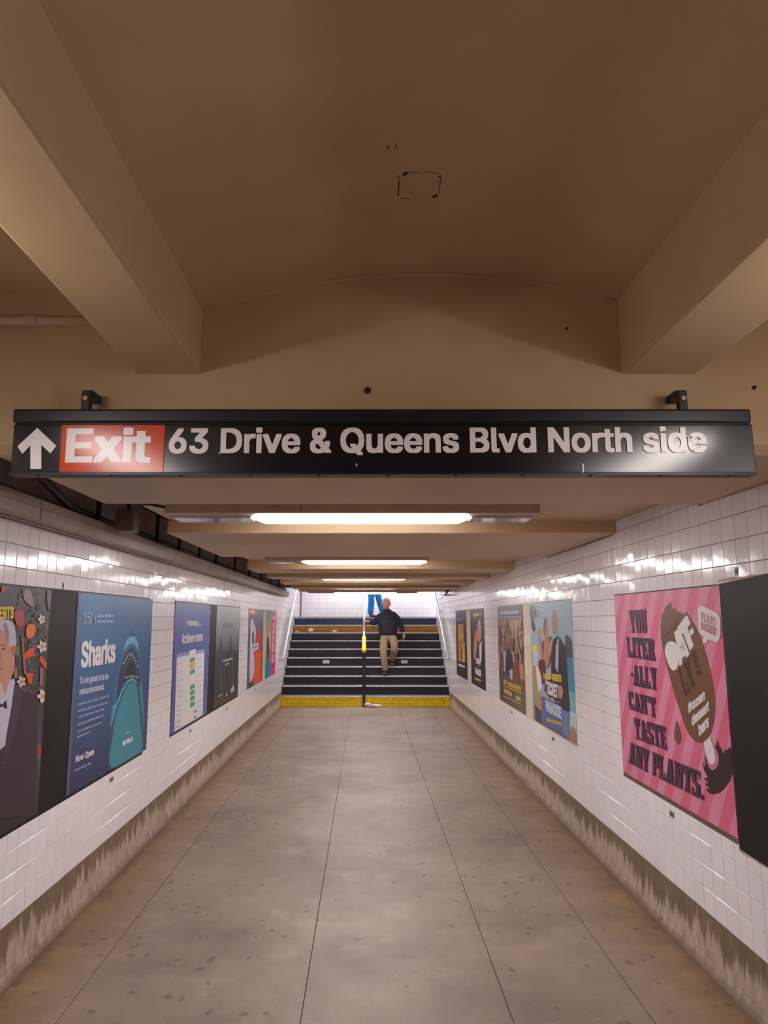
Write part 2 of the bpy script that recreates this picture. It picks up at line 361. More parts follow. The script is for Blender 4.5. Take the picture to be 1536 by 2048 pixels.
def tile_wall(wall, spots, face, n_single):
    """spots: (pos, w, h, importance); face: rotation about z"""
    spots.sort(key=lambda s: -s[3])
    bm = bmesh.new(); n = 0
    for pos, w, h, imp in spots:
        R = Matrix.Rotation(face, 4, 'Z') @ Matrix.Rotation(random.gauss(0, 0.0042), 4, 'Z') @ Matrix.Rotation(random.gauss(0, 0.0085), 4, 'X')
        full = abs(w - PITCH_T) < 1e-6 and abs(h - PITCH_T) < 1e-6
        T = Matrix.Translation(pos) @ R
        if full and n < n_single and imp > 0:
            o = bpy.data.objects.new('tile', TM); COL.objects.link(o); o.parent = wall; o.matrix_local = T; n += 1
        else:
            T = T @ Matrix.Diagonal(((w - GAP) / (PITCH_T - GAP), 1, (h - GAP) / (PITCH_T - GAP), 1))
            vs = [bm.verts.new(T @ v.co) for v in TM.vertices]
            for p in TM.polygons: bm.faces.new([vs[i] for i in p.vertices])
    me = bpy.data.meshes.new('tiles'); bm.to_mesh(me); bm.free(); me.materials.append(M['tile'])
    link('tile_field', me, wall, 'stuff')
def side_spots(side, y0, y1):
    X = (XL - 0.004) if side == 'L' else (XR + 0.004)
    out = []; y = y0
    bds = [BOARDS[k] for k in BOARDS if k[0] == side]
    while y < y1 - 0.01:
        yn = min(y + PITCH_T, y1); row = 0; z = CURB
        inrec = not (YH <= y <= YHE) and not any(a - 0.05 <= y <= b for a, b in beams)
        ztop = 2.17 if side == 'L' and y < YEND else ((ZR if inrec else ZB) if y < YEND else ZTOP - 0.3)
        if y < YH: ztop = 2.62
        if y > YLAND - 0.05: z = ZSTEP[9] + 0.02
        while z < ztop - 0.02:
            h = min(PITCH_T, ztop - z); 
            cuts = [(max(y, a), min(yn, b)) for a, b in bds if y < b and yn > a]
            segs = [(y, yn)]
            zs = [(z, z + h)]
            if cuts and z + h > PZ0 and z < PZ1:
                zs = [(z, min(z + h, PZ0 - 0.006))] if z < PZ0 - 0.02 else ([(max(z, PZ1 + 0.006), z + h)] if z + h > PZ1 + 0.02 else [])
                a, b = cuts[0]
                side_segs = [s for s in ((y, a), (b, yn)) if s[1] - s[0] > 0.012]
                for s in side_segs:
                    out.append((Vector((X, (s[0] + s[1]) / 2, z + h / 2)), s[1] - s[0], h, 0))
                segs = [(max(y, a), min(yn, b))]
            for s in segs:
                for q in zs:
                    if q[1] - q[0] < 0.014: continue
                    ym, zm = (s[0] + s[1]) / 2, (q[0] + q[1]) / 2
                    d = ym * C_ + (zm - EYE) * S_
                    u = VU + F * X / d; v = VV - F * (zm - EYE) / (C_ * d)
                    vis = -30 < u < 1566 and v < 2060
                    out.append((Vector((X, ym, zm)), s[1] - s[0], q[1] - q[0], (1.0 / d ** 3) if vis else 0))
            z += h
        y = yn
    return out
tile_wall(wl, side_spots('L', 1.20, YLAND + 1.4), math.pi / 2, 295)
tile_wall(wr, side_spots('R', 1.20, YLAND - 0.02), -math.pi / 2, 295)
bs = []
x = XL + 0.03
random.seed(3)
while x < 4.4:
    z = ZSTEP[9] + 0.02
    while z < ZTOP - 0.3:
        bs.append((Vector((x + PITCH_T / 2, YBACK + 0.004, z + PITCH_T / 2)), PITCH_T, PITCH_T, 0)); z += PITCH_T
    x += PITCH_T
tile_wall(wb, bs, 0.0, 0)

# ------------------------------------------------------------------ text and print on walls
_fc = {}
try:                                              # the sans face that ships with Blender; its built-in face if that is missing
    FONT = bpy.data.fonts.load(bpy.utils.system_resource('DATAFILES', path='fonts') + '/Inter.woff2')
except Exception:
    FONT = None
def cap_height():
    cu = bpy.data.curves.new('t', 'FONT'); cu.body = 'H'
    if FONT: cu.font = FONT
    o = bpy.data.objects.new('t', cu); COL.objects.link(o); bpy.context.view_layer.update()
    me = bpy.data.meshes.new_from_object(o.evaluated_get(bpy.context.evaluated_depsgraph_get()))
    h = max(v.co.y for v in me.vertices); bpy.data.objects.remove(o); return h
CAP = cap_height()
def glyph_polys(txt, bold=0.0, shear=0.0, space=1.0, bands=26):
    """triangles of a text in units of the cap height; returns tris, xmin, xmax"""
    key = (txt, bold, shear, space)
    if key in _fc: return _fc[key]
    cu = bpy.data.curves.new('t', 'FONT'); cu.body = txt; cu.size = 1
    if FONT: cu.font = FONT
    cu.shear = shear; cu.space_character = space; cu.resolution_u = 3
    cu.fill_mode = 'FRONT'
    o = bpy.data.objects.new('t', cu); COL.objects.link(o)
    bpy.context.view_layer.update()
    outl = []
    for sp in o.to_curve(bpy.context.evaluated_depsgraph_get()).splines:
        bp = sp.bezier_points; pts = []
        if len(bp) < 2: continue
        for q in range(len(bp)):
            a, b = bp[q], bp[(q + 1) % len(bp)]
            pts += [tuple(p)[:2] for p in interpolate_bezier(a.co, a.handle_right, b.handle_left, b.co, 6)[:-1]]
        pts = [p for q, p in enumerate(pts) if (p[0] - pts[q - 1][0]) ** 2 + (p[1] - pts[q - 1][1]) ** 2 > 1e-9]
        outl.append(pts)
    o.to_curve_clear()
    # fill by bands with the non-zero rule (outlines of this face overlap one another and themselves)
    edges = [(p[q - 1], p[q]) for p in outl for q in range(len(p)) if p[q - 1][1] != p[q][1]]
    ylo = min((min(a[1], b[1]) for a, b in edges), default=0); yhi = max((max(a[1], b[1]) for a, b in edges), default=1)
    nb = int(bands * (yhi - ylo) / CAP); hb = (yhi - ylo) / nb
    ps, tr = [], []
    for r in range(nb):
        ym = ylo + (r + 0.5) * hb; hit = []
        for (xa, ya), (xb, yb) in edges:
            if (ya > ym) != (yb > ym):
                sl = (xb - xa) / (yb - ya); x = xa + sl * (ym - ya); lo, hi = min(xa, xb), max(xa, xb)
                hit.append((x, 1 if yb > ya else -1, min(max(x - sl * hb / 2, lo), hi), min(max(x + sl * hb / 2, lo), hi)))
        hit.sort(); w = 0; st_ = None
        for h in hit:
            if w == 0: st_ = h
            w += h[1]
            if w == 0:
                q = len(ps); ps += [(st_[2], ym - hb / 2), (h[2], ym - hb / 2), (h[3], ym + hb / 2), (st_[3], ym + hb / 2)]; tr.append((q, q + 1, q + 2, q + 3))
    by = bold * 0.7; k = 1 / (CAP + 2 * by)         # heavier weight: copies of the outline shifted round by the weight
    steps = [(dx, dy) for dx in (-bold, 0, bold) for dy in (-by, 0, by)] if bold > 0 else [(0, 0)]
    bpy.data.objects.remove(o); bpy.data.curves.remove(cu)
    layers = [([((x + dx) * k, (y + by + dy) * k) for x, y in ps], tr) for dx, dy in steps] if ps else []   # no two copies share a plane
    xs_ = [p[0] for l in layers for p in l[0]] or [0, 1]
    _fc[key] = (layers, min(xs_), max(xs_)); return _fc[key]
# a small slab-serif alphabet: polygons in a box of width w, height 1
def R_(x0, y0, x1, y1): return [(x0, y0), (x1, y0), (x1, y1), (x0, y1)]
T_, H_ = 0.26, 0.13
def stem_(x, top=True, bot=True, e=0.05):
    o = [R_(x, 0, x + T_, 1)]
    if top: o.append(R_(x - e, 1 - H_, x + T_ + e, 1))
    if bot: o.append(R_(x - e, 0, x + T_ + e, H_))
    return o
SLAB = {
 'Y': (0.74, stem_(0.24, top=False)[0:0] + [R_(0.24, 0, 0.5, 0.45), R_(0.14, 0, 0.6, H_), [(0.24, 0.3), (0.5, 0.42), (0.28, 1), (0.02, 1)], [(0.3, 0.4), (0.5, 0.3), (0.72, 1), (0.5, 1)], R_(-0.02, 1 - H_, 0.34, 1), R_(0.44, 1 - H_, 0.76, 1)]),
 'O': (0.68, [[(0, 0.2), (0.14, 0), (0.14, 1), (0, 0.8)], R_(0.1, 0, 0.26, 1), R_(0.42, 0, 0.58, 1), [(0.54, 0), (0.68, 0.2), (0.68, 0.8), (0.54, 1)], R_(0.2, 0, 0.48, 0.14), R_(0.2, 0.86, 0.48, 1)]),
 'U': (0.76, [R_(0.05, 0.1, 0.31, 1), R_(0.45, 0.1, 0.71, 1), [(0.05, 0.2), (0.18, 0), (0.58, 0), (0.71, 0.2)], R_(0, 1 - H_, 0.36, 1), R_(0.40, 1 - H_, 0.76, 1)]),
 'L': (0.66, stem_(0.05) + [R_(0, 0, 0.64, 0.14), R_(0.5, 0, 0.64, 0.34)]),
 'I': (0.38, stem_(0.06)),
 'T': (0.74, [R_(0.24, 0, 0.5, 1), R_(0.14, 0, 0.6, H_), R_(0, 0.86, 0.74, 1), R_(0, 0.64, 0.13, 1), R_(0.61, 0.64, 0.74, 1)]),
 'E': (0.68, stem_(0.05) + [R_(0, 0, 0.64, 0.14), R_(0, 0.86, 0.64, 1), R_(0.2, 0.44, 0.5, 0.57), R_(0.52, 0, 0.64, 0.32), R_(0.52, 0.7, 0.64, 1), R_(0.42, 0.36, 0.52, 0.65)]),
 'R': (0.76, stem_(0.05) + [R_(0.2, 0.86, 0.56, 1), R_(0.2, 0.44, 0.56, 0.57), [(0.46, 0.44), (0.56, 0.44), (0.7, 0.56), (0.7, 0.88), (0.56, 1), (0.46, 1)], R_(0.46, 0, 0.7, 0.42), R_(0.42, 0, 0.78, H_)]),
 'A': (0.80, [[(0.06, 0), (0.26, 0), (0.44, 1), (0.26, 1)], [(0.5, 0), (0.76, 0), (0.56, 1), (0.34, 1)], R_(0.18, 0.26, 0.62, 0.38), R_(-0.02, 0, 0.32, H_), R_(0.44, 0, 0.82, H_)]),
 'C': (0.68, [[(0, 0.2), (0.14, 0), (0.14, 1), (0, 0.8)], R_(0.1, 0, 0.26, 1), R_(0.2, 0, 0.56, 0.14), R_(0.2, 0.86, 0.56, 1), R_(0.46, 0.02, 0.66, 0.34), R_(0.46, 0.64, 0.66, 1)]),
 'N': (0.82, [R_(0.06, 0, 0.26, 1), R_(0.56, 0, 0.76, 1), [(0.06, 1), (0.28, 1), (0.76, 0), (0.54, 0)], R_(-0.02, 0, 0.34, H_), R_(-0.02, 1 - H_, 0.3, 1), R_(0.46, 1 - H_, 0.84, 1)]),
 'S': (0.66, [R_(0.06, 0, 0.6, 0.15), R_(0.06, 0.85, 0.6, 1), [(0, 0.5), (0.28, 0.44), (0.28, 1), (0, 0.9)], [(0.02, 0.58), (0.28, 0.62), (0.64, 0.46), (0.36, 0.36)], [(0.38, 0), (0.66, 0.1), (0.66, 0.5), (0.38, 0.56)], R_(0, 0, 0.14, 0.32), R_(0.52, 0.68, 0.64, 1)]),
 'P': (0.70, stem_(0.05) + [R_(0.2, 0.86, 0.56, 1), R_(0.2, 0.38, 0.56, 0.51), [(0.44, 0.38), (0.56, 0.38), (0.7, 0.5), (0.7, 0.88), (0.56, 1), (0.44, 1)]]),
 'B': (0.72, stem_(0.05) + [R_(0.2, 0.86, 0.56, 1), R_(0.2, 0.44, 0.56, 0.57), R_(0.2, 0, 0.56, 0.14), R_(0.46, 0.06, 0.68, 0.47), R_(0.44, 0.54, 0.66, 0.95)]),
 'D': (0.72, stem_(0.05) + [R_(0.2, 0.86, 0.56, 1), R_(0.2, 0, 0.56, 0.14), [(0.46, 0), (0.56, 0), (0.7, 0.16), (0.7, 0.84), (0.56, 1), (0.46, 1)]]),
 "'": (0.22, [[(0.02, 1), (0.2, 1), (0.16, 0.66), (0.04, 0.66)]]), '-': (0.28, [R_(0.02, 0.42, 0.24, 0.60)]), '.': (0.30, [R_(0.03, 0, 0.25, 0.2)]),
 '!': (0.32, [R_(0.03, 0, 0.27, 0.2), [(0.08, 0.28), (0.22, 0.28), (0.29, 1), (0.01, 1)]]), ' ': (0.3, []),
}
class Art:
    """flat print on a wall: polygons given in photo pixels of one close-up (origin, scale), laid on the wall plane"""
    def __init__(s, side, org=(0, 0), k=1.0, base=0.0):
        s.side, s.org, s.k = side, org, k; s.v = []; s.f = []; s.c = []; s.lay = base; s.cut = []; s.small = set(); s.clip = None
    def P(s, p): return onwall(s.org[0] + p[0] / s.k, s.org[1] + p[1] / s.k, s.side)
    def _add(s, pts, cols, faces, lift=True):
        s.lay += 0.00004 if lift else 0.00002
        b = len(s.v)
        for (y, z) in pts: s.v.append((y, z, s.lay))
        s.c += cols
        s.f += [tuple(b + i for i in f) for f in faces]
    def wpoly(s, pts, col, lift=True):
        for ax, lim, sg in ((0, s.clip[0], 1), (0, s.clip[1], -1), (1, s.clip[2], 1), (1, s.clip[3], -1)) if s.clip else ():
            r = []
            for i in range(len(pts)):
                p, t = pts[i], pts[(i + 1) % len(pts)]
                pi, ti = sg * (p[ax] - lim) >= 0, sg * (t[ax] - lim) >= 0
                if pi: r.append(p)
                if pi != ti:
                    k = (lim - p[ax]) / (t[ax] - p[ax]); r.append((p[0] + k * (t[0] - p[0]), p[1] + k * (t[1] - p[1])))
            pts = r
            if len(pts) < 3: return
        tr = tessellate_polygon([[Vector((p[0], p[1], 0)) for p in pts]])
        s._add(pts, [col] * len(pts), tr, lift)
    def poly(s, pts, col, lift=True): s.wpoly([s.P(p) for p in pts], col, lift)
    def grad(s, rect, tl, tr, br, bl, n=10):        # rect in wall metres as seen: (yleft, yright, z0, z1)
        yl, yr, z0, z1 = rect; pts = []; cols = []; fs = []
        c = (min(yl, yr), max(yl, yr), z0, z1)
        s.clip = c if not s.clip else (min(c[0], s.clip[0]), max(c[1], s.clip[1]), min(c[2], s.clip[2]), max(c[3], s.clip[3]))
        for j in range(n + 1):
            for i in range(n + 1):
                a, b = i / n, j / n
                pts.append((yl + (yr - yl) * a, z0 + (z1 - z0) * b))
                cols.append(tuple((tl[k] * (1 - a) + tr[k] * a) * b + (bl[k] * (1 - a) + br[k] * a) * (1 - b) for k in range(4)))
        for j in range(n):
            for i in range(n):
                q = j * (n + 1) + i; fs.append((q, q + 1, q + n + 2, q + n + 1))
        s._add(pts, cols, fs)
    def ell(s, c, rx, ry, col, n=20, rot=0.0, lift=True):
        s.poly([(c[0] + rx * math.cos(t) * math.cos(rot) - ry * math.sin(t) * math.sin(rot), c[1] + rx * math.cos(t) * math.sin(rot) + ry * math.sin(t) * math.cos(rot)) for t in [2 * math.pi * i / n for i in range(n)]], col, lift)
    def smooth(s, pts, col, n=4):                   # closed Catmull-Rom outline
        out = []; m = len(pts)
        for i in range(m):
            p0, p1, p2, p3 = (Vector(pts[(i + j - 1) % m]) for j in range(4))
            for q in range(n):
                t = q / n
                out.append(tuple(0.5 * ((2 * p1) + (p2 - p0) * t + (2 * p0 - 5 * p1 + 4 * p2 - p3) * t * t + (3 * p1 - p0 - 3 * p2 + p3) * t ** 3)))
        s.poly(out, col)
    def frame(s, A, B, Cc):
        A, B, Cc = (Vector(s.P(p)) for p in (A, B, Cc)); return A, B - A, Cc - A
    def text(s, txt, A, B, Cc, col, bold=0.0, shear=0.0, space=1.0):
        s.cut.append(len(s.f)); o, ex, ey = s.frame(A, B, Cc)
        layers, a, b = glyph_polys(txt, bold, shear, space)
        for v, f in layers: s._add([tuple(o + ex * ((x - a) / (b - a)) + ey * y) for x, y in v], [col] * len(v), f)
    def slab(s, txt, A, B, Cc, col, gap=0.07):
        s.cut.append(len(s.f)); o, ex, ey = s.frame(A, B, Cc)
        W = sum(SLAB[c][0] for c in txt) + gap * (len(txt) - 1); x = 0; lay0 = s.lay + 0.00006; top = lay0
        for c in txt:
            w, ps = SLAB[c]; s.lay = lay0
            for p in ps:
                s.lay += 0.00006
                s.wpoly([tuple(o + ex * ((x + a) / W) + ey * b) for a, b in p], col, False)
            x += w + gap; top = max(top, s.lay)
        s.lay = top
    def words(s, A, B, hpx, col, n=4, seed=0):     # a line of print too small to read
        s.cut.append(len(s.f)); s.small.add(len(s.f)); rnd = random.Random(seed); t = 0; s.lay += 0.00004
        while t < 1:
            w = min(rnd.uniform(0.6, 1.4) / n, 1 - t)
            p = lambda q, dy: (A[0] + (B[0] - A[0]) * q, A[1] + (B[1] - A[1]) * q + dy)
            s.poly([p(t, 0), p(t + w * 0.86, 0), p(t + w * 0.86, -hpx * rnd.uniform(0.7, 1)), p(t, -hpx * rnd.uniform(0.7, 1))], col, False)
            t += w
    def build(s, name, parent):
        cuts = sorted(set([0] + s.cut + [len(s.f)])) if name == 'lettering' else [0, len(s.f)]
        for a, b in zip(cuts, cuts[1:]):
            if b > a:
                o = s.sheet(name if a not in s.small or name != 'lettering' else 'small_print', parent, s.f[a:b])
                if o.name.startswith('small_print'): o['kind'] = 'stuff'
    def sheet(s, name, parent, faces):
        X, sg = (XL, 1) if s.side == 'L' else (XR, -1)
        idx = {}; fs = [tuple(idx.setdefault(i, len(idx)) for i in f) for f in faces]; keep = list(idx)
        me = bpy.data.meshes.new(name)
        me.from_pydata([(X + sg * (0.0035 + s.v[i][2]), s.v[i][0], s.v[i][1]) for i in keep], [], fs)
        ca = me.color_attributes.new('Ink', 'FLOAT_COLOR', 'POINT')
        ca.data.foreach_set('color', [x for i in keep for x in s.c[i]])
        me.materials.append(M['ink'])
        bm = bmesh.new(); bm.from_mesh(me)
        for f in bm.faces:                              # every face looks away from its wall
            if f.normal.x * sg < 0: f.normal_flip()
        bm.to_mesh(me); bm.free()
        return link(name, me, parent)
def board(key, mat, label, pad=0.008):
    y0, y1 = BOARDS[key]; X, sg = (XL, 1) if key[0] == 'L' else (XR, -1)
    o = MB().box(*sorted((X - sg * 0.004, X + sg * 0.001)), y0, y1, PZ0 - pad, PZ1 + 0.004).build('advertising_board', mat)
    return tag(o, label, 'board', 'advertising boards on the tiled walls')
def sheet(side, y0, y1, name, label, col, z0=PZ0 + 0.012, z1=PZ1, pts=None):
    X, sg = (XL, 1) if side == 'L' else (XR, -1)
    a = X + sg * 0.001; pts = pts or [(y0, z0), (y1, z0), (y1, z1), (y0, z1)]
    o = MB().prism([(a, y, z) for y, z in pts], (sg * 0.0022, 0, 0)).build(name, plain(name + '_paper', col, 0.5, var=0.04))
    return tag(o, label, 'poster', 'posters on the tiled walls')
board('L1', M['blackboard'], 'black painted board behind the shark poster, bare strip in its middle')
board('L2', M['blackboard'], 'black board behind the blue chart poster and the misty grey poster')
board('L3', M['cream'], 'cream board of the small poster pair beside the left handrail')
board('R2', M['cream'], 'cream board with pale strip between brown crowd poster and beach couple poster')
board('R3', M['cream'], 'cream board with pale strip between two dark posters near the right handrail')
# right near board: bare, black, with torn edges
yP = yw(1459, 1430, 'R')
board('R1', M['backing'], 'brown backing board showing below the pink dessert poster')
tag(MB().prism([(XR - 0.001, y, z) for y, z in [(1.9, 0.70), (2.2, 0.665), (2.6, 0.675), (2.9, 0.66), (yP - 0.012, 0.67), (yP - 0.01, 1.2), (yP - 0.016, 1.5), (yP - 0.01, 1.86), (3.1, 1.875), (3.0, 1.882), (2.9, 1.885), (2.6, 1.88), (2.2, 1.885), (1.9, 1.87)]], (-0.004, 0, 0)).build('bare_poster_panel', M['blackboard']), 'bare black poster panel with ragged edges beside the pink poster', 'panel')
tp = []
n = 26
for i in range(n + 1): y = 1.9 + (yP + 0.01 - 1.9) * i / n; tp.append((XR - 0.0004, y, 1.884 + random.uniform(-0.005, 0.006)))
for i in range(n, -1, -1): y = 1.9 + (yP + 0.01 - 1.9) * i / n; tp.append((XR - 0.0004, y, 1.87))
tag(MB().prism(tp, (-0.003, 0, 0)).build('torn_paper_strip', M['torn']), 'ragged strip of torn paper above the bare black panel', 'paper')
tp = []
for i in range(n + 1): y = 1.9 + (yP - 1.9) * i / n; tp.append((XR - 0.0004, y, 0.655 + random.uniform(-0.012, 0.008)))
for i in range(n, -1, -1): y = 1.9 + (yP - 1.9) * i / n; tp.append((XR - 0.0004, y, 0.685))
tag(MB().prism(tp, (-0.003, 0, 0)).build('torn_paper_strip', M['torn']), 'ragged strip of torn paper below the bare black panel', 'paper')

Wh = S(232, 228, 230)
def art_pink():
    yl, yr = yw(1238.5, 1370, 'R'), yP
    o = sheet('R', yr, yl, 'poster', 'pink striped poster with a bitten chocolate ice bar', S(222, 120, 150), z0=PZ0 + 0.02)
    a = Art('R', (1180, 1120), 3.3033)
    z0, z1 = PZ0 + 0.02, PZ1
    a.wpoly([(yl, z0), (yr, z0), (yr, z1), (yl, z1)], S(226, 140, 176)); a.clip = (yr, yl, z0, z1)
    w, h, per, sl = yl - yr, z1 - z0, 0.205, 0.62
    x = -1.0; a.lay += 0.00004
    while x < w + 0.2:
        q = [(x, 0), (x + per * 0.5, 0), (x + per * 0.5 + sl * h, h), (x + sl * h, h)]
        a.wpoly([(yl - p[0], z0 + p[1]) for p in q], S(222, 106, 136), False)
        x += per
    br = S(118, 78, 52)
    a.poly([(470, 440), (478, 370), (500, 315), (525, 288), (540, 277), (545, 305), (556, 322), (574, 326), (584, 346), (604, 342), (616, 357), (634, 352), (642, 338), (668, 378), (704, 435), (742, 520), (780, 640), (812, 770), (833, 890), (836, 980), (828, 1060), (808, 1140), (775, 1195), (738, 1212), (700, 1200), (660, 1155), (630, 1090), (600, 1000), (560, 880), (522, 745), (490, 610), (474, 520)], br)
    a.poly([(495, 520), (560, 455), (600, 400), (585, 398), (548, 440), (492, 500)], S(96, 60, 40))
    a.smooth([(498, 600), (512, 552), (540, 538), (572, 552), (588, 600), (590, 665), (580, 712), (556, 730), (532, 708), (510, 655)], Wh)
    a.poly([(560, 478), (592, 452), (604, 470), (662, 622), (640, 648), (634, 628), (612, 652), (614, 690), (594, 700), (588, 600)], Wh)
    a.poly([(582, 446), (640, 366), (650, 372), (668, 420), (648, 446), (690, 566), (664, 598), (620, 482), (598, 500)], Wh)
    a.poly([(660, 468), (684, 446), (692, 480), (670, 502)], Wh)
    a.text('THE', (606, 622), (632, 590), (598, 575), S(70, 50, 40))
    a.slab('LY', (634, 905), (712, 820), (584, 730), S(78, 48, 40)); a.slab('!', (712, 772), (748, 742), (668, 620), S(78, 48, 40))
    for t, A, B, Cc in (('frozen', (658, 1012), (770, 918), (650, 950)), ('dessert', (682, 1098), (800, 990), (672, 1034)), ('bars', (728, 1166), (798, 1094), (716, 1096))):
        a.text(t, A, B, Cc, Wh, 0.05, 0.25)
    a.poly([(578, 1060), (592, 1095), (606, 1150), (607, 1185), (596, 1218), (582, 1215), (566, 1185), (561, 1145)], br)
    a.poly([(850, 1192), (858, 1222), (880, 1262), (886, 1290), (905, 1245), (915, 1262), (930, 1232), (938, 1252), (948, 1215), (958, 1232), (966, 1212), (978, 1395), (945, 1415), (930, 1455), (900, 1500), (868, 1532), (830, 1547), (796, 1540), (772, 1512), (800, 1510), (764, 1478), (792, 1474), (755, 1442), (785, 1438), (760, 1385), (750, 1330), (772, 1378), (762, 1285), (782, 1330), (805, 1380), (838, 1378), (858, 1340), (852, 1285), (826, 1232), (842, 1226)], S(42, 30, 34))
    a.smooth([(790, 1215), (830, 1230), (858, 1300), (850, 1360), (815, 1388), (785, 1350), (775, 1290)], S(214, 120, 150))
    a.poly([(758, 1206), (800, 1168), (822, 1235), (836, 1300), (834, 1332), (815, 1352), (796, 1342), (778, 1285)], Wh)
    a.words((792, 1285), (808, 1240), 10, S(120, 120, 140), 2, 4)
    a.poly([(722, 320), (732, 306), (748, 303), (838, 344), (860, 362), (869, 392), (871, 495), (860, 535), (838, 542), (792, 522), (775, 548), (752, 549), (758, 504), (736, 488), (724, 452)], Wh)
    pk = S(196, 104, 118)
    a.build('picture', o)
    b = Art('R', (1180, 1120), 3.3033, a.lay)
    b.slab('PLANT-', (744, 398), (852, 446), (740, 342), pk); b.slab('BASED!', (744, 456), (846, 503), (742, 404), pk)
    nv = S(66, 46, 74)
    for t, A, B, Cc in (('YOU', (277, 482), (387, 484), (263, 334)), ('LITER', (258, 642), (440, 668), (247, 508)), ('-ALLY', (282, 826), (454, 862), (274, 690)), ("CAN'T", (270, 985), (450, 1045), (260, 862)), ('TASTE', (308, 1180), (520, 1258), (298, 1040)), ('ANY PLANTS.', (268, 1340), (764, 1588), (270, 1200))):
        b.slab(t, A, B, Cc, nv)
    b.build('lettering', o)
art_pink()
def art_shark():
    yl, yr = yw(143, 1390, 'L'), yw(298, 1353, 'L')
    o = sheet('L', yl, yr, 'poster', 'blue shark poster with a gaping shark rising from below', S(60, 80, 130))
    a = Art('L', (0, 1100), 3.4133)
    a.grad((yl, yr, PZ0 + 0.012, PZ1), S(74, 132, 178), S(52, 112, 170), S(40, 60, 110), S(46, 50, 92))
    a.wpoly([(yl, PZ0 + 0.012), (yl + 0.035, PZ0 + 0.012), (yl + 0.035, PZ1), (yl, PZ1)], S(98, 98, 132))
    teal, lt, dk = S(62, 150, 174), S(118, 190, 204), S(40, 66, 98)
    a.poly([(740, 1498), (748, 1200), (762, 1080), (782, 940), (805, 800), (832, 690), (856, 612), (884, 540), (900, 490), (916, 520), (926, 570), (942, 660), (954, 790), (966, 930), (978, 1080), (982, 1200), (970, 1392)], S(50, 118, 160))
    a.poly([(838, 690), (858, 620), (890, 585), (920, 590), (938, 640), (944, 690), (910, 640), (880, 640)], lt)
    a.poly([(872, 590), (898, 545), (922, 570), (920, 590)], S(36, 92, 140))
    a.smooth([(800, 900), (822, 800), (850, 715), (886, 668), (920, 680), (940, 740), (952, 850), (958, 960), (930, 900), (895, 870), (850, 905), (815, 980), (790, 1040)], dk)
    a.smooth([(838, 850), (850, 770), (880, 712), (912, 722), (930, 790), (936, 862), (895, 862), (860, 880)], S(62, 80, 96))
    a.smooth([(852, 860), (862, 800), (884, 760), (908, 768), (922, 820), (924, 860), (890, 866)], S(40, 46, 62))
    for i in range(9):
        t = i / 8; x = 838 + 94 * t; y = 770 - 70 * math.sin(math.pi * t) + 20 * t
        a.poly([(x, y - 6), (x + 9, y - 4), (x + 4, y + 14)], S(200, 210, 214), False)
        x = 850 + 84 * t; y = 868 - 8 * math.sin(math.pi * t)
        a.poly([(x, y + 8), (x + 8, y + 6), (x + 4, y - 10)], S(190, 204, 208), False)
    a.smooth([(742, 1492), (752, 1230), (782, 1075), (826, 965), (866, 896), (905, 878), (932, 910), (950, 1010), (964, 1160), (966, 1388)], S(46, 84, 112))
    a.smooth([(752, 1484), (770, 1240), (800, 1090), (838, 985), (872, 918), (904, 902), (926, 930), (942, 1020), (954, 1180), (954, 1392)], teal)
    a.poly([(782, 1070), (826, 960), (868, 892), (904, 875), (930, 905), (926, 912), (902, 888), (870, 905), (830, 972), (790, 1082)], lt)
    a.poly([(750, 1200), (760, 1070), (798, 1040), (785, 1110), (762, 1190)], S(74, 166, 186)); a.poly([(952, 900), (966, 920), (980, 1120), (970, 1140), (958, 1020)], S(66, 150, 176))
    rnd = random.Random(5); a.lay += 0.00004
    for _ in range(46): a.ell((rnd.gauss(838, 26), rnd.gauss(470, 34)), 5, 3, S(42, 92, 140), 6, 0.5, False)
    a.build('picture', o)
    b = Art('L', (0, 1100), 3.4133, a.lay); w2 = S(206, 208, 222)
    b.text('Sharks', (545, 805), (780, 764), (552, 625), Wh, 0.035)
    b.text('To be great is to be', (537, 915), (735, 881), (538, 868), w2, 0.03); b.text('misunderstood.', (535, 990), (705, 951), (537, 945), w2, 0.03)
    for i, (x1, y, dy) in enumerate(((745, 1062, -62), (732, 1108, -62), (705, 1150, -58), (700, 1200, -64), (690, 1248, -66), (610, 1288, -44))):
        b.words((526 - i * 2, y), (x1, y + dy), 15, S(150, 156, 186), 5, i)
    b.text('Now Open', (505, 1452), (632, 1396), (509, 1406), Wh, 0.03); b.words((503, 1512), (618, 1458), 16, S(160, 166, 196), 3, 9)
    b.text('150', (565, 502), (622, 500), (568, 428), w2, -0.005); b.words((632, 502), (648, 502), 60, S(120, 150, 190), 2, 1)
    b.words((655, 460), (770, 458), 18, S(156, 184, 212), 3, 2); b.words((655, 496), (765, 494), 18, S(156, 184, 212), 3, 3)
    b.words((848, 1256), (880, 1244), 10, S(180, 214, 222), 2, 4); b.words((828, 1338), (900, 1304), 34, Wh, 3, 5)
    b.build('lettering', o)
art_shark()
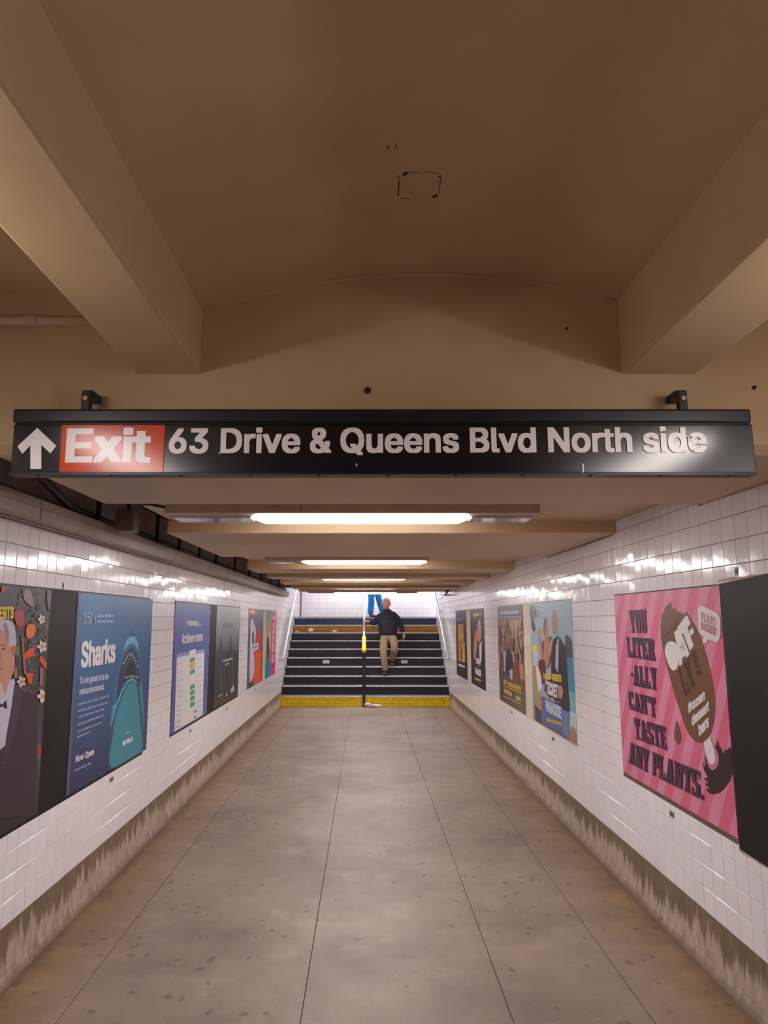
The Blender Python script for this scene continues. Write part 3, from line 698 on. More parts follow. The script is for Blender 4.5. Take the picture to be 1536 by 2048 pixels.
def art_garden():
    yr = yw(87, 1410, 'L'); yl = yr - 1.52
    zs = [PZ0 + 0.012 + (PZ1 - PZ0 - 0.012) * i / 14 for i in range(15)]
    rnd = random.Random(2)
    o = sheet('L', yl, yr, 'poster', 'dark garden poster with a white-haired man in dinner jacket', S(70, 66, 72), pts=[(yl, zs[0])] + [(yr + rnd.uniform(-0.01, 0.006), z) for z in zs] + [(yl, zs[-1])])
    a = Art('L', (0, 1160), 7.875)
    a.grad((yl, yr - 0.012, zs[0], zs[-1]), S(70, 74, 84), S(92, 84, 90), S(50, 40, 42), S(40, 34, 38))
    a.lay += 0.00004
    for _ in range(240):                                     # leaves and petals
        x, y = rnd.uniform(190, 830), rnd.uniform(130, 1750); c = rnd.choice([S(70, 78, 70), S(92, 88, 92), S(112, 100, 104), S(56, 62, 60), S(84, 96, 72), S(118, 98, 96)])
        a.ell((x, y), rnd.uniform(8, 26), rnd.uniform(20, 60), c, 7, rnd.uniform(0, 3), False)
    a.smooth([(360, 170), (440, 160), (500, 300), (490, 420), (420, 380), (345, 300)], S(148, 132, 134)); a.smooth([(720, 200), (800, 190), (820, 420), (740, 480)], S(120, 92, 92))
    for q, c in (([(310, 860), (335, 860), (390, 1480), (350, 1480)], S(150, 110, 84)), ([(610, 1380), (660, 1380), (650, 1680), (600, 1660)], S(150, 116, 104)), ([(230, 1060), (270, 1020), (270, 1200), (225, 1180)], S(120, 138, 86)), ([(200, 1400), (240, 1380), (250, 1540), (190, 1540)], S(140, 140, 96))): a.poly(q, c)
    org = S(222, 104, 52); red = S(178, 72, 72)
    for pts, c in (([(0, 110), (70, 105), (60, 170), (0, 190)], red), ([(210, 500), (270, 480), (345, 480), (350, 700), (260, 750), (215, 640)], red), ([(400, 720), (470, 690), (530, 720), (520, 860), (440, 920), (385, 880)], S(222, 120, 56)), ([(390, 1120), (530, 1060), (500, 1140), (540, 1195), (440, 1210), (345, 1260)], S(220, 82, 56)), ([(590, 1270), (620, 1190), (690, 1280), (740, 1330), (710, 1420), (640, 1330)], S(216, 84, 48)), ([(375, 1480), (500, 1470), (480, 1560), (470, 1640), (415, 1620), (400, 1540)], S(216, 88, 36))): a.smooth(pts, c, 3)
    for cx, cy, r in ((630, 620, 58), (640, 1050, 76), (310, 1600, 70), (650, 1830, 86)):
        for k in range(5):
            t = k * 1.257 + 0.6; a.ell((cx + r * 0.55 * math.cos(t), cy + 1.25 * r * 0.6 * math.sin(t)), r * 0.55, r * 0.4, S(214, 206, 194), 8, t, False)
        a.ell((cx, cy), r * 0.35, r * 0.45, S(206, 142, 56), 8)
    # the man
    a.smooth([(-420, 2000), (-400, 1700), (-200, 1600), (0, 1590), (190, 1600), (330, 1740), (500, 1810), (560, 2000), (600, 2700), (560, 3600), (-420, 3600)], S(58, 48, 62))
    a.poly([(-180, 1600), (195, 1560), (215, 1640), (140, 2048), (60, 2600), (-60, 2700), (-120, 2100)], S(206, 200, 220))
    a.poly([(-300, 1640), (-190, 1580), (-60, 2900), (-260, 2500)], S(50, 42, 56)); a.poly([(200, 1620), (330, 1740), (240, 2300), (20, 3000), (60, 2500), (150, 2000)], S(74, 62, 78))
    skin = S(206, 150, 126)
    a.smooth([(-180, 1400), (-120, 1560), (0, 1640), (40, 1800), (120, 1600), (190, 1420), (200, 1100), (150, 700), (-20, 660), (-180, 720), (-230, 1000)], skin)
    a.smooth([(140, 1080), (190, 1010), (222, 1040), (215, 1150), (170, 1200)], S(190, 118, 94))
    a.smooth([(-230, 980), (-240, 760), (-150, 650), (20, 625), (150, 650), (205, 760), (226, 1020), (165, 1030), (120, 1060), (90, 900), (40, 800), (-80, 770), (-190, 860)], S(198, 188, 208))
    a.smooth([(20, 700), (70, 690), (110, 860), (90, 1000), (50, 820)], S(140, 128, 142))
    for x in (-130, 20): a.ell((x, 1085), 34, 16, S(90, 62, 54), 8); a.ell((x, 1030), 46, 12, S(120, 100, 96), 8)
    a.smooth([(-70, 1100), (-30, 1100), (-10, 1260), (-60, 1290), (-100, 1260)], S(190, 128, 106)); a.ell((-55, 1400), 70, 16, S(150, 84, 78), 10)
    a.poly([(-120, 1900), (0, 1960), (70, 1890), (80, 2040), (0, 1990), (-120, 2060)], S(30, 26, 34))
    a.words((-100, 2900), (240, 2850), 10, S(92, 84, 80), 4, 4)
    a.poly([(560, 3700), (620, 3560), (640, 3100), (600, 2500), (575, 2000), (555, 2600)], S(86, 84, 62)); a.smooth([(560, 2650), (610, 2600), (620, 2760), (570, 2800)], S(170, 70, 56))
    a.build('picture', o)
    b = Art('L', (0, 1160), 7.875, a.lay)
    b.text('ERTS', (-40, 620), (186, 605), (-40, 425), S(232, 200, 62), 0.04)
    b.build('lettering', o)
art_garden()
def art_chart():
    yl, yr = yw(345, 1340, 'L'), yw(416, 1320, 'L')
    o = sheet('L', yl, yr, 'poster', 'blue poster with white chart panel and green cells', S(74, 94, 164))
    a = Art('L', (300, 1150), 5.12)
    a.grad((yl, yr, PZ0 + 0.012, PZ1), S(84, 102, 172), S(84, 104, 172), S(88, 94, 168), S(84, 92, 172))
    a.poly([(270, 808), (555, 758), (553, 795), (270, 848)], S(150, 160, 206)); a.poly([(402, 778), (464, 755), (466, 830), (402, 842)], Wh)
    a.poly([(270, 846), (553, 792), (536, 1432), (245, 1606)], Wh)
    g, og = S(70, 170, 126), S(246, 170, 70)
    for y0, y1, c in ((852, 900, g), (904, 966, og), (972, 1024, g), (1128, 1178, g), (1184, 1236, g), (1242, 1296, g), (1304, 1362, g)):
        a.poly([(407, y0 + 6), (455, y0 - 14), (452, y1 - 22), (405, y1)], c, False)
    a.lay += 0.00004; k = 0
    for y in (910, 1000, 1080, 1140, 1195, 1250, 1340, 1390, 1440, 1500, 1560):
        f = (y - 850) / 750; x = 282 - 30 * f
        a.words((x, y + 8), (x + 56, y - 8), 10, S(170, 176, 196), 2, k); k += 1
        if y < 1480: a.words((476, y - 50 + 20 * f), (528, y - 66 + 10 * f), 9, S(180, 184, 204), 2, k + 40)
    for i, y in enumerate((1395, 1450)): a.poly([(445, y), (470, y - 12), (468, y + 6), (444, y + 18)], S(76, 80, 100), False)
    a.build('picture', o)
    b = Art('L', (300, 1150), 5.12, a.lay)
    for x, c in ((352, S(226, 68, 84)), (364, S(240, 190, 60)), (376, S(80, 190, 130))): b.poly([(x, 514), (x + 8, 512), (x + 14, 462), (x + 6, 464)], c, False)
    b.text('monday', (388, 518), (492, 520), (390, 456), Wh, 0.03); b.text('.com', (494, 520), (520, 520), (494, 490), S(190, 196, 224), 0.01)
    b.text('Achieve more.', (308, 708), (536, 672), (318, 606), Wh, 0.03)
    b.build('lettering', o)
    tp = [(yr - 0.004, PZ0 + 0.1), (yr - 0.004, PZ1)]; rnd = random.Random(8)
    for i in range(18): tp.append((yr + 0.012 + rnd.uniform(-0.012, 0.022), PZ1 - 0.02 - (PZ1 - PZ0 - 0.14) * i / 17))
    tag(MB().prism([(XL + 0.0011, y, z) for y, z in tp], (0.0008, 0, 0)).build('torn_paper_strip', M['torn']), 'narrow torn paper edge beside the blue chart poster', 'paper')
art_chart()
def art_mist():
    yl, yr = yw(430, 1320, 'L'), yw(477, 1310, 'L')
    o = sheet('L', yl, yr, 'poster', 'misty grey poster with dark spires, right of the blue chart poster', S(110, 112, 118))
    a = Art('L', (300, 1150), 5.12); c0, c1, c2 = S(196, 202, 208), S(62, 62, 72), S(76, 60, 54)
    zm = PZ0 + 0.6
    a.grad((yl, yr, zm, PZ1), S(176, 184, 192), c0, S(96, 98, 108), S(92, 94, 104)); a.grad((yl, yr, PZ0 + 0.012, zm), S(74, 76, 84), S(70, 72, 80), c2, c2)
    rnd = random.Random(4)
    for x, t in ((722, 620), (820, 610)): a.poly([(x - 34, 800), (x - 8, 720), (x - 2, t), (x + 4, t), (x + 10, 720), (x + 34, 790), (x + 30, 1250), (x - 36, 1290)], c1)
    a.poly([(690, 800), (760, 780), (880, 770), (880, 1200), (660, 1290)], S(52, 50, 60))
    for i in range(26):
        x = rnd.uniform(668, 880); a.poly([(x, 760 + rnd.uniform(-60, 60)), (x + 5, 760), (x + 3, 1200 + rnd.uniform(-80, 30)), (x - 4, 1200)], rnd.choice([S(80, 82, 92), S(44, 42, 50), S(96, 98, 106)]), False)
    a.poly([(820, 1180), (850, 1120), (862, 1180), (830, 1210)], S(196, 190, 190)); a.poly([(690, 1240), (745, 1205), (740, 1230), (692, 1260)], S(170, 160, 156)); a.ell((782, 1225), 8, 22, S(206, 172, 130), 8)
    a.words((740, 540), (848, 545), 60, S(128, 134, 142), 4, 2)
    a.build('picture', o)
    b = Art('L', (300, 1150), 5.12, a.lay)
    b.words((738, 896), (842, 866), 28, S(186, 190, 196), 6, 1); b.words((768, 928), (808, 912), 24, S(186, 190, 196), 2, 3); b.build('lettering', o)
art_mist()
def art_pair_left():
    yl, yr = yw(495, 1300, 'L'), yw(525, 1300, 'L')
    o = sheet('L', yl, yr, 'poster', 'purple and orange poster with a pale figure, beside cream strip', S(112, 100, 130))
    a = Art('L', (300, 1150), 5.12)
    a.grad((yl, yr, PZ0 + 0.012, PZ1), S(100, 88, 120), S(110, 100, 150), S(120, 60, 60), S(110, 104, 122))
    a.poly([(1018, 346), (1085, 352), (1084, 408), (1016, 402)], S(232, 120, 66))
    a.poly([(1088, 560), (1140, 600), (1136, 1086), (1062, 1130), (1070, 800)], S(214, 62, 62)); a.poly([(1072, 800), (1138, 770), (1136, 1088), (1060, 1132)], S(240, 96, 40))
    a.smooth([(1030, 480), (1045, 450), (1062, 490), (1082, 560), (1076, 680), (1060, 760), (1068, 980), (1040, 1080), (1016, 1060), (1022, 800), (1026, 620)], S(206, 200, 214))
    a.smooth([(1044, 600), (1060, 590), (1064, 700), (1046, 720)], S(90, 82, 104)); a.poly([(996, 1120), (1058, 1080), (1060, 1132), (996, 1170)], S(70, 60, 84))
    a.build('picture', o)
    b = Art('L', (300, 1150), 5.12, a.lay); b.poly([(1036, 712), (1108, 692), (1106, 758), (1040, 792)], S(206, 204, 210)); b.words((1046, 760), (1098, 735), 26, S(120, 116, 130), 3, 2); b.words((1030, 380), (1074, 385), 16, Wh, 2, 5); b.build('lettering', o)
    yl, yr = yw(531, 1300, 'L'), yw(550.5, 1290, 'L')
    o = sheet('L', yl, yr, 'poster', 'teal and magenta poster with white vertical lettering near left handrail', S(120, 170, 170))
    a = Art('L', (300, 1150), 5.12)
    a.grad((yl, yr, PZ0 + 0.6, PZ1), S(90, 140, 140), S(110, 170, 160), S(224, 206, 160), S(220, 200, 150)); a.grad((yl, yr, PZ0 + 0.012, PZ0 + 0.6), S(220, 200, 150), S(224, 206, 160), S(90, 150, 150), S(90, 150, 150))
    a.smooth([(1196, 660), (1206, 625), (1216, 660), (1222, 780), (1218, 900), (1192, 910), (1190, 760)], S(62, 66, 80)); a.smooth([(1180, 900), (1204, 850), (1226, 880), (1230, 1030), (1176, 1060)], S(40, 150, 196))
    a.poly([(1244, 362), (1300, 362), (1282, 1020), (1228, 1044)], S(222, 62, 114)); a.build('picture', o)
    b = Art('L', (300, 1150), 5.12, a.lay)
    for y, h in ((420, 40), (490, 60), (560, 50), (620, 60), (690, 40), (730, 60), (820, 20), (850, 44)):
        x = 1268 - (y - 400) * 0.03; b.poly([(x - 12, y), (x + 12, y), (x + 10, y + h), (x - 12, y + h)], S(236, 190, 206), False)
    b.ell((1258, 930), 10, 22, S(170, 40, 84)); b.build('lettering', o)
art_pair_left()
def art_crowd():
    yr, yl = yw(1049.5, 1330, 'R'), yw(998, 1310, 'R')
    o = sheet('R', yr, yl, 'poster', 'brown poster with a crowd of figures and gold title', S(120, 96, 84))
    a = Art('R', (980, 1170), 5.85); rnd = random.Random(9)
    zt = PZ1 - 0.16
    a.grad((yl, yr, PZ0 + 0.012, PZ1), S(92, 84, 108), S(104, 94, 112), S(112, 98, 80), S(84, 74, 72))
    a.grad((yl + (yr - yl) * .05, yr - (yr - yl) * 0.02, PZ0 + 0.4, zt), S(120, 96, 84), S(196, 170, 140), S(140, 104, 80), S(96, 70, 66))
    a.lay += 0.00004
    for i in range(70):
        x, y = rnd.uniform(110, 395), rnd.uniform(480, 900)
        c = rnd.choice([S(140, 92, 74), S(92, 62, 58), S(176, 140, 116), S(74, 60, 70), S(160, 108, 84), S(190, 164, 140), S(60, 52, 60)])
        a.ell((x, y), rnd.uniform(6, 16), rnd.uniform(50, 130), c, 8, rnd.uniform(-0.15, 0.15), False)
        a.ell((x, y - rnd.uniform(70, 110)), 9, 20, S(190, 140, 112), 8, 0, False)
    a.smooth([(205, 800), (225, 740), (255, 800), (275, 900), (262, 1060), (215, 1060), (190, 960)], S(44, 44, 62)); a.poly([(165, 780), (190, 770), (185, 1020), (168, 1000)], S(196, 190, 200)); a.poly([(280, 900), (335, 920), (345, 1140), (282, 1120)], S(146, 66, 56)); a.poly([(232, 1000), (270, 980), (270, 1110), (240, 1100)], S(170, 190, 214))
    a.poly([(350, 900), (405, 960), (415, 1120), (360, 1100)], S(186, 140, 100)); a.poly([(108, 960), (165, 900), (165, 1090), (112, 1070)], S(110, 74, 66))
    a.build('picture', o)
    b = Art('R', (980, 1170), 5.85, a.lay); gd = S(222, 172, 78)
    b.words((118, 346), (348, 336), 42, S(190, 188, 200), 9, 3); b.words((106, 392), (374, 388), 30, S(160, 160, 178), 12, 4); b.words((214, 412), (248, 412), 8, Wh, 2, 4)
    b.poly([(164, 1168), (376, 1262), (376, 1276), (164, 1182)], gd); b.poly([(166, 1290), (372, 1392), (372, 1404), (166, 1302)], S(200, 176, 140))
    for x0, x1, y, w in ((166, 208, 1142, 46), (222, 372, 1172, 56)): b.words((x0, y + 10), (x1, y + 10 + (x1 - x0) * 0.42), w + 14, gd, 3 if x1 - x0 < 60 else 6, int(x0))
    for x0, x1, y in ((172, 270, 1240), (308, 372, 1320)): b.words((x0, y + 20), (x1, y + 20 + (x1 - x0) * 0.5), 58, S(206, 178, 108), 4, int(x0))
    b.build('lettering', o)
art_crowd()
def art_beach():
    yr, yl = yw(1149, 1350, 'R'), yw(1064, 1330, 'R')
    o = sheet('R', yr, yl, 'poster', 'beach poster with a laughing couple and bright sea', S(150, 190, 210))
    a = Art('R', (980, 1170), 5.85)
    a.grad((yl, yr, PZ0 + 0.012, PZ1), S(176, 204, 218), S(150, 196, 216), S(214, 224, 228), S(120, 130, 160))
    a.poly([(880, 600), (905, 580), (945, 620), (966, 655), (975, 850), (880, 850)], S(74, 84, 102)); a.poly([(880, 848), (974, 850), (995, 1190), (1004, 1400), (1010, 1500), (900, 1460)], S(62, 160, 192)); a.poly([(900, 1250), (1000, 1260), (1008, 1500), (905, 1470)], S(120, 196, 212))
    a.lay += 0.00004; rnd = random.Random(6)
    for k in range(12):
        t = math.radians(rnd.uniform(15, 130)); L = rnd.uniform(110, 240); c, s_ = math.cos(t), math.sin(t)
        a.poly([(500, 225), (500 + L * c * 0.5 - 14 * s_, 225 + L * s_ * 0.5), (500 + L * c, 225 + L * s_ + 20), (500 + L * c * 0.5 + 10 * s_, 235 + L * s_ * 0.5)], S(72, 86, 92), False)
    a.poly([(480, 240), (500, 300), (540, 520), (520, 560), (490, 500)], S(84, 72, 80))
    navy, jean = S(48, 40, 58), S(84, 112, 164)
    a.poly([(600, 1300), (940, 1430), (940, 1880), (860, 1840), (600, 1640)], jean); a.poly([(845, 1440), (930, 1470), (930, 1870), (860, 1830)], S(104, 142, 192)); a.poly([(540, 1560), (660, 1640), (840, 1720), (1035, 1925), (930, 1880), (535, 1610)], S(92, 92, 120))
    a.smooth([(735, 690), (765, 620), (810, 600), (860, 680), (895, 760), (912, 1000), (925, 1250), (940, 1470), (840, 1440), (760, 1300), (720, 1000)], navy)
    a.poly([(776, 690), (812, 600), (806, 780), (800, 1030), (770, 960)], S(206, 206, 222)); a.poly([(745, 650), (790, 655), (798, 690), (740, 676)], S(34, 28, 40))
    sk = S(196, 138, 118)
    a.smooth([(725, 400), (735, 310), (760, 290), (790, 360), (796, 470), (780, 560), (750, 575), (735, 500)], sk); a.smooth([(728, 330), (748, 284), (775, 300), (792, 360), (770, 340), (745, 350)], S(176, 160, 156)); a.ell((745, 440), 12, 8, S(140, 84, 74), 8)
    a.smooth([(612, 700), (640, 640), (690, 610), (735, 620), (735, 760), (700, 960), (640, 960), (625, 860)], S(112, 76, 78))
    a.smooth([(636, 480), (650, 410), (665, 400), (688, 500), (684, 560), (662, 590), (640, 560)], sk); a.smooth([(632, 560), (632, 460), (650, 385), (672, 392), (668, 430), (648, 480), (644, 580)], S(120, 74, 54)); a.smooth([(640, 640), (665, 560), (690, 600), (700, 780), (690, 930), (660, 970), (635, 860)], S(198, 142, 110)); a.smooth([(690, 730), (720, 640), (740, 630), (720, 780), (690, 850)], S(206, 160, 140))
    a.smooth([(560, 540), (590, 505), (606, 540), (590, 610), (562, 600)], S(212, 156, 66)); a.poly([(566, 600), (590, 600), (640, 860), (620, 890)], S(192, 134, 116)); a.smooth([(505, 720), (530, 695), (560, 740), (545, 800), (510, 790)], S(246, 214, 40)); a.smooth([(512, 800), (560, 760), (576, 840), (555, 930), (525, 950), (512, 880)], S(206, 204, 214))
    a.smooth([(575, 900), (640, 880), (660, 1000), (640, 1160), (590, 1100)], S(108, 46, 54)); a.smooth([(520, 990), (560, 950), (600, 1060), (610, 1200), (570, 1240), (545, 1150)], S(228, 226, 230)); a.smooth([(518, 980), (545, 960), (552, 1100), (575, 1260), (605, 1380), (608, 1470), (560, 1390), (535, 1250)], S(204, 150, 58)); a.poly([(530, 1400), (600, 1470), (610, 1620), (540, 1580)], S(70, 60, 76)); a.smooth([(945, 1690), (985, 1660), (1025, 1760), (1030, 1910), (950, 1860)], S(176, 140, 116)); a.ell((1000, 1800), 18, 50, S(196, 120, 90), 10)
    a.smooth([(650, 1250), (660, 1130), (740, 1100), (830, 1150), (860, 1240), (840, 1400), (740, 1350)], S(56, 46, 58)); a.smooth([(810, 1180), (850, 1190), (862, 1260), (835, 1330), (810, 1300)], S(196, 150, 132))
    a.build('picture', o)
    b = Art('R', (980, 1170), 5.85, a.lay); yl_ = S(240, 216, 36)
    b.text('CLOONEY', (628, 1092), (722, 1112), (628, 1032), yl_, 0.05); b.text('ROBERTS', (734, 1116), (842, 1138), (734, 1036), yl_, 0.05)
    b.text('TICKET', (664, 1268), (806, 1328), (660, 1122), Wh, 0.06); b.text('TO', (724, 1356), (756, 1370), (724, 1316), Wh, 0.03); b.poly([(660, 1300), (716, 1322), (716, 1330), (660, 1308)], S(206, 166, 90)); b.poly([(760, 1345), (830, 1374), (830, 1382), (760, 1353)], S(206, 166, 90))
    b.text('PARADISE', (662, 1472), (850, 1574), (656, 1338), S(206, 216, 236), 0.06); b.words((668, 1590), (848, 1652), 46, S(222, 176, 78), 7, 3); b.build('lettering', o)
art_beach()
def art_far_pair():
    yr, yl = yw(934, 1290, 'R'), yw(912.7, 1280, 'R')
    o = sheet('R', yr, yl, 'poster', 'navy poster with a golden tower, nearest the right handrail', S(52, 50, 70))
    a = Art('R', (880, 1150), 5.12)
    a.grad((yl, yr, PZ0 + 0.012, PZ1), S(66, 66, 94), S(56, 54, 80), S(34, 34, 50), S(36, 36, 50))
    gd = S(206, 152, 52); a.poly([(185, 505), (240, 498), (242, 690), (190, 690)], gd); a.poly([(186, 700), (258, 690), (262, 900), (190, 880)], S(190, 140, 62)); a.poly([(190, 620), (245, 600), (245, 640), (190, 655)], S(226, 178, 84)); a.poly([(232, 700), (240, 698), (258, 860), (236, 900)], S(232, 198, 140)); a.ell((225, 800), 8, 50, S(120, 80, 44), 8)
    a.build('picture', o); b = Art('R', (880, 1150), 5.12, a.lay); b.words((190, 930), (258, 955), 30, Wh, 5, 2); b.words((205, 965), (245, 980), 8, S(150, 150, 160), 4, 3); b.words((172, 470), (235, 468), 28, S(96, 120, 160), 5, 5); b.build('lettering', o)
    yr, yl = yw(970, 1290, 'R'), yw(942, 1290, 'R')
    o = sheet('R', yr, yl, 'poster', 'dark brown poster with a close couple, between cream strip and tiles', S(66, 50, 58))
    a = Art('R', (880, 1150), 5.12); rnd = random.Random(11)
    a.grad((yl, yr, PZ0 + 0.012, PZ1), S(62, 50, 66), S(74, 60, 78), S(40, 32, 42), S(46, 36, 44))
    a.lay += 0.00004
    for _ in range(24): a.ell((rnd.uniform(320, 440), rnd.uniform(380, 620)), 5, 10, rnd.choice([S(150, 90, 70), S(110, 70, 80), S(170, 140, 130)]), 6, 0, False)
    a.smooth([(400, 700), (430, 680), (462, 780), (470, 1190), (400, 1150), (395, 900)], S(40, 32, 44)); a.poly([(402, 720), (430, 670), (428, 880), (410, 900)], S(210, 206, 220)); a.smooth([(384, 560), (400, 480), (420, 500), (424, 620), (406, 690), (390, 650)], S(198, 142, 122)); a.smooth([(386, 520), (402, 455), (420, 500), (404, 505)], S(176, 166, 170)); a.smooth([(352, 620), (366, 560), (382, 600), (386, 700), (370, 830), (350, 860), (344, 740)], S(190, 126, 104)); a.smooth([(338, 560), (355, 510), (374, 540), (356, 620), (346, 740)], S(92, 50, 44))
    a.build('picture', o); b = Art('R', (880, 1150), 5.12, a.lay)
    b.words((342, 430), (404, 420), 36, S(224, 180, 90), 5, 1); b.text('TICKET', (368, 900), (424, 925), (366, 846), Wh, 0.06); b.text('TO', (382, 948), (404, 956), (382, 926), S(206, 166, 90), 0.03); b.text('PARADISE', (364, 1012), (426, 1042), (362, 950), Wh, 0.06); b.words((358, 1066), (424, 1096), 26, S(224, 190, 60), 6, 3); b.build('lettering', o)
art_far_pair()
# number plates
def plate(side, u, v, w, h, label):
    y, z = onwall(u, v, side); X, sg = (XL, 1) if side == 'L' else (XR, -1)
    o = MB().box(*sorted((X - sg * 0.002, X + sg * 0.004)), y - w / 2, y + w / 2, z - h / 2, z + h / 2, bev=0.001).build('number_plate', M['plate'])
    tag(o, label, 'plate', 'number plates below the posters')
    mb = MB()
    for k in range(4): yy = y - w * 0.36 + w * 0.2 * k; mb.box(*sorted((X + sg * 0.0038, X + sg * 0.0046)), yy, yy + w * 0.13, z - h * 0.25, z + h * 0.25)
    mb.build('digit_print', M['ptext'], o, kind='stuff')
plate('L', 222, 1559, 0.075, 0.03, 'grey number plate on the tiles below the shark poster')
plate('L', 380, 1462, 0.085, 0.03, 'grey number plate on the tiles below the blue chart poster')
plate('L', 453, 1417, 0.08, 0.03, 'grey number plate on the tiles below the misty grey poster')
plate('L', 509.5, 1378, 0.08, 0.03, 'grey number plate below the purple and orange poster')
plate('R', 1345, 1629, 0.06, 0.036, 'grey number plate on the tiles below the pink poster')
plate('R', 1107, 1478, 0.09, 0.034, 'grey number plate on the tiles below the beach poster')
plate('R', 1024, 1425, 0.08, 0.032, 'grey number plate on the tiles below the brown crowd poster')
plate('R', 956.5, 1381, 0.08, 0.03, 'grey number plate below the dark brown couple poster')
plate('R', 923, 1360, 0.08, 0.03, 'grey number plate below the navy golden tower poster')
plate('L', 125, 1171, 0.018, 0.04, 'tiny upright plate on tile above the bare black strip')
plate('R', 1474, 1143, 0.028, 0.038, 'tiny plate on tile above the bare black panel')

# ------------------------------------------------------------------ the hanging sign
YSG = 2.28
def sg_(u, v): return at(u, v, YSG)
tl, trr = sg_(24, 848), sg_(1507, 847); blp, brp = sg_(22, 949), sg_(1512, 944)
x0, x1 = (tl.x + blp.x) / 2, (trr.x + brp.x) / 2
zt_, zb_ = sg_(768, 847).z, sg_(768, 946).z
zr = sg_(768, 819).z
sign = thing('exit_sign', 'long black hanging exit sign with white lettering and red panel', 'sign', ((x0 + x1) / 2, YSG, zb_))
MB().box(x0, x1, YSG + 0.002, YSG + 0.05, zb_, zt_ - 0.002, bev=0.004).build('sign_box', M['sign'], sign)
MB().box(x0, x1 - 0.008, YSG - 0.012, YSG + 0.06, zt_, zr, bev=0.008).build('top_rail', M['signrail'], sign)
MB().box(x0 + 0.01, x1 - 0.01, YSG - 0.0045, YSG + 0.003, zt_ - 0.0045, zt_ - 0.001).box(x0, x1, YSG - 0.005, YSG + 0.052, zb_ - 0.006, zb_ + 0.001).build('edge_channel', M['signrail'], sign)
ex0, ex1 = sg_(121, 900).x, sg_(328, 900).x
MB().box(ex0, ex1, YSG - 0.001, YSG + 0.004, zb_ + 0.003, zt_ - 0.006).build('red_panel', M['red'], sign)
MB().box(sg_(1190, 900).x, sg_(1395, 900).x, YSG + 0.049, YSG + 0.053, zb_ + 0.003, zt_ - 0.006).build('back_bounce_panel', M['red'], sign)  # unseen guess, added for its red bounce onto the header underside
def flat_print(name, polys, mat, parent, y):
    mb = MB()
    for p in polys: mb.prism(p, (0, 0.0012, 0))
    return mb.build(name, mat, parent)
flat_print('arrow', [[sg_(u, v) + Vector((0, -0.0012, 0)) for u, v in ((75, 856), (113, 892), (101, 907), (83, 890), (83, 938), (61, 938), (61, 891), (45, 908), (35, 893))]], M['white'], sign, YSG)
def sign_text(txt, A, B, Cc, name, bold):
    layers, a, b = glyph_polys(txt, bold, bands=64)
    A, B, Cc = sg_(*A), sg_(*B), sg_(*Cc); e, g = B - A, Cc - A; g.x = 0
    vs, fs = [], []
    for n_, (v, f) in enumerate(layers):
        fs += [tuple(len(vs) + i for i in t) for t in f]
        vs += [tuple(A + e * ((x - a) / (b - a)) + g * y + Vector((0, -0.0013 - 0.00005 * n_, 0))) for x, y in v]
    me = bpy.data.meshes.new(name); me.from_pydata(vs, [], fs)
    me.materials.append(M['white']); return link(name, me, sign)
sign_text('Exit', (130, 926), (301, 926), (130, 857), 'lettering', 0.030)
sign_text('63 Drive & Queens Blvd North side', (337, 907), (1414, 904), (337, 857), 'lettering', 0.026)
chip = MB()
for u, v, w, h in ((1371, 868, 9, 3), (1374, 876, 8, 3), (1380, 884, 4, 12), (1384, 892, 6, 4), (1362, 901, 10, 2.5), (1325, 864, 8, 1.5), (1395, 888, 3, 5), (1386, 902, 3, 3)):
    p = sg_(u, v); q = sg_(u + w, v - h); chip.box(p.x, q.x, YSG - 0.0028, YSG - 0.001, p.z, q.z)
chip.build('worn_patch', M['sign'], sign, kind='stuff')
sc_ = MB()
for u, v0, v1 in ((1165, 928, 945), (712, 927, 933), (437, 904, 908)):
    p = sg_(u, v1); q = sg_(u + 2.2, v0); sc_.box(p.x, q.x, YSG - 0.001, YSG + 0.003, p.z, q.z)
sc_.build('scratch', M['white'], sign, kind='stuff')
for k, u in enumerate((75, 220, 361, 500, 637, 775, 912, 1046, 1182, 1322, 1460)):
    p = sg_(u, 950); MB().ball((p.x, YSG + 0.006, zb_ - 0.006), 0.0065, 1).build('bolt', M['black'], sign, smooth=True)
for u in (186, 1348):
    p, q = at(u - 9, 822, YSG + 0.05), at(u + 10, 772, YSG + 0.12)
    x = (p.x + q.x) / 2
    mb = MB().box(x - 0.015, x + 0.015, YSG + 0.02, YSG + 0.045, zr - 0.005, zr + 0.075, bev=0.003).box(x - 0.015, x + 0.015, YSG + 0.04, YH, zr + 0.055, zr + 0.08)
    mb.build('bracket', M['black'], sign)
    MB().tube([(x, YSG + 0.014, zr + 0.045), (x, YSG + 0.022, zr + 0.045)], 0.008, 8).build('bracket_bolt', M['housing'], sign)

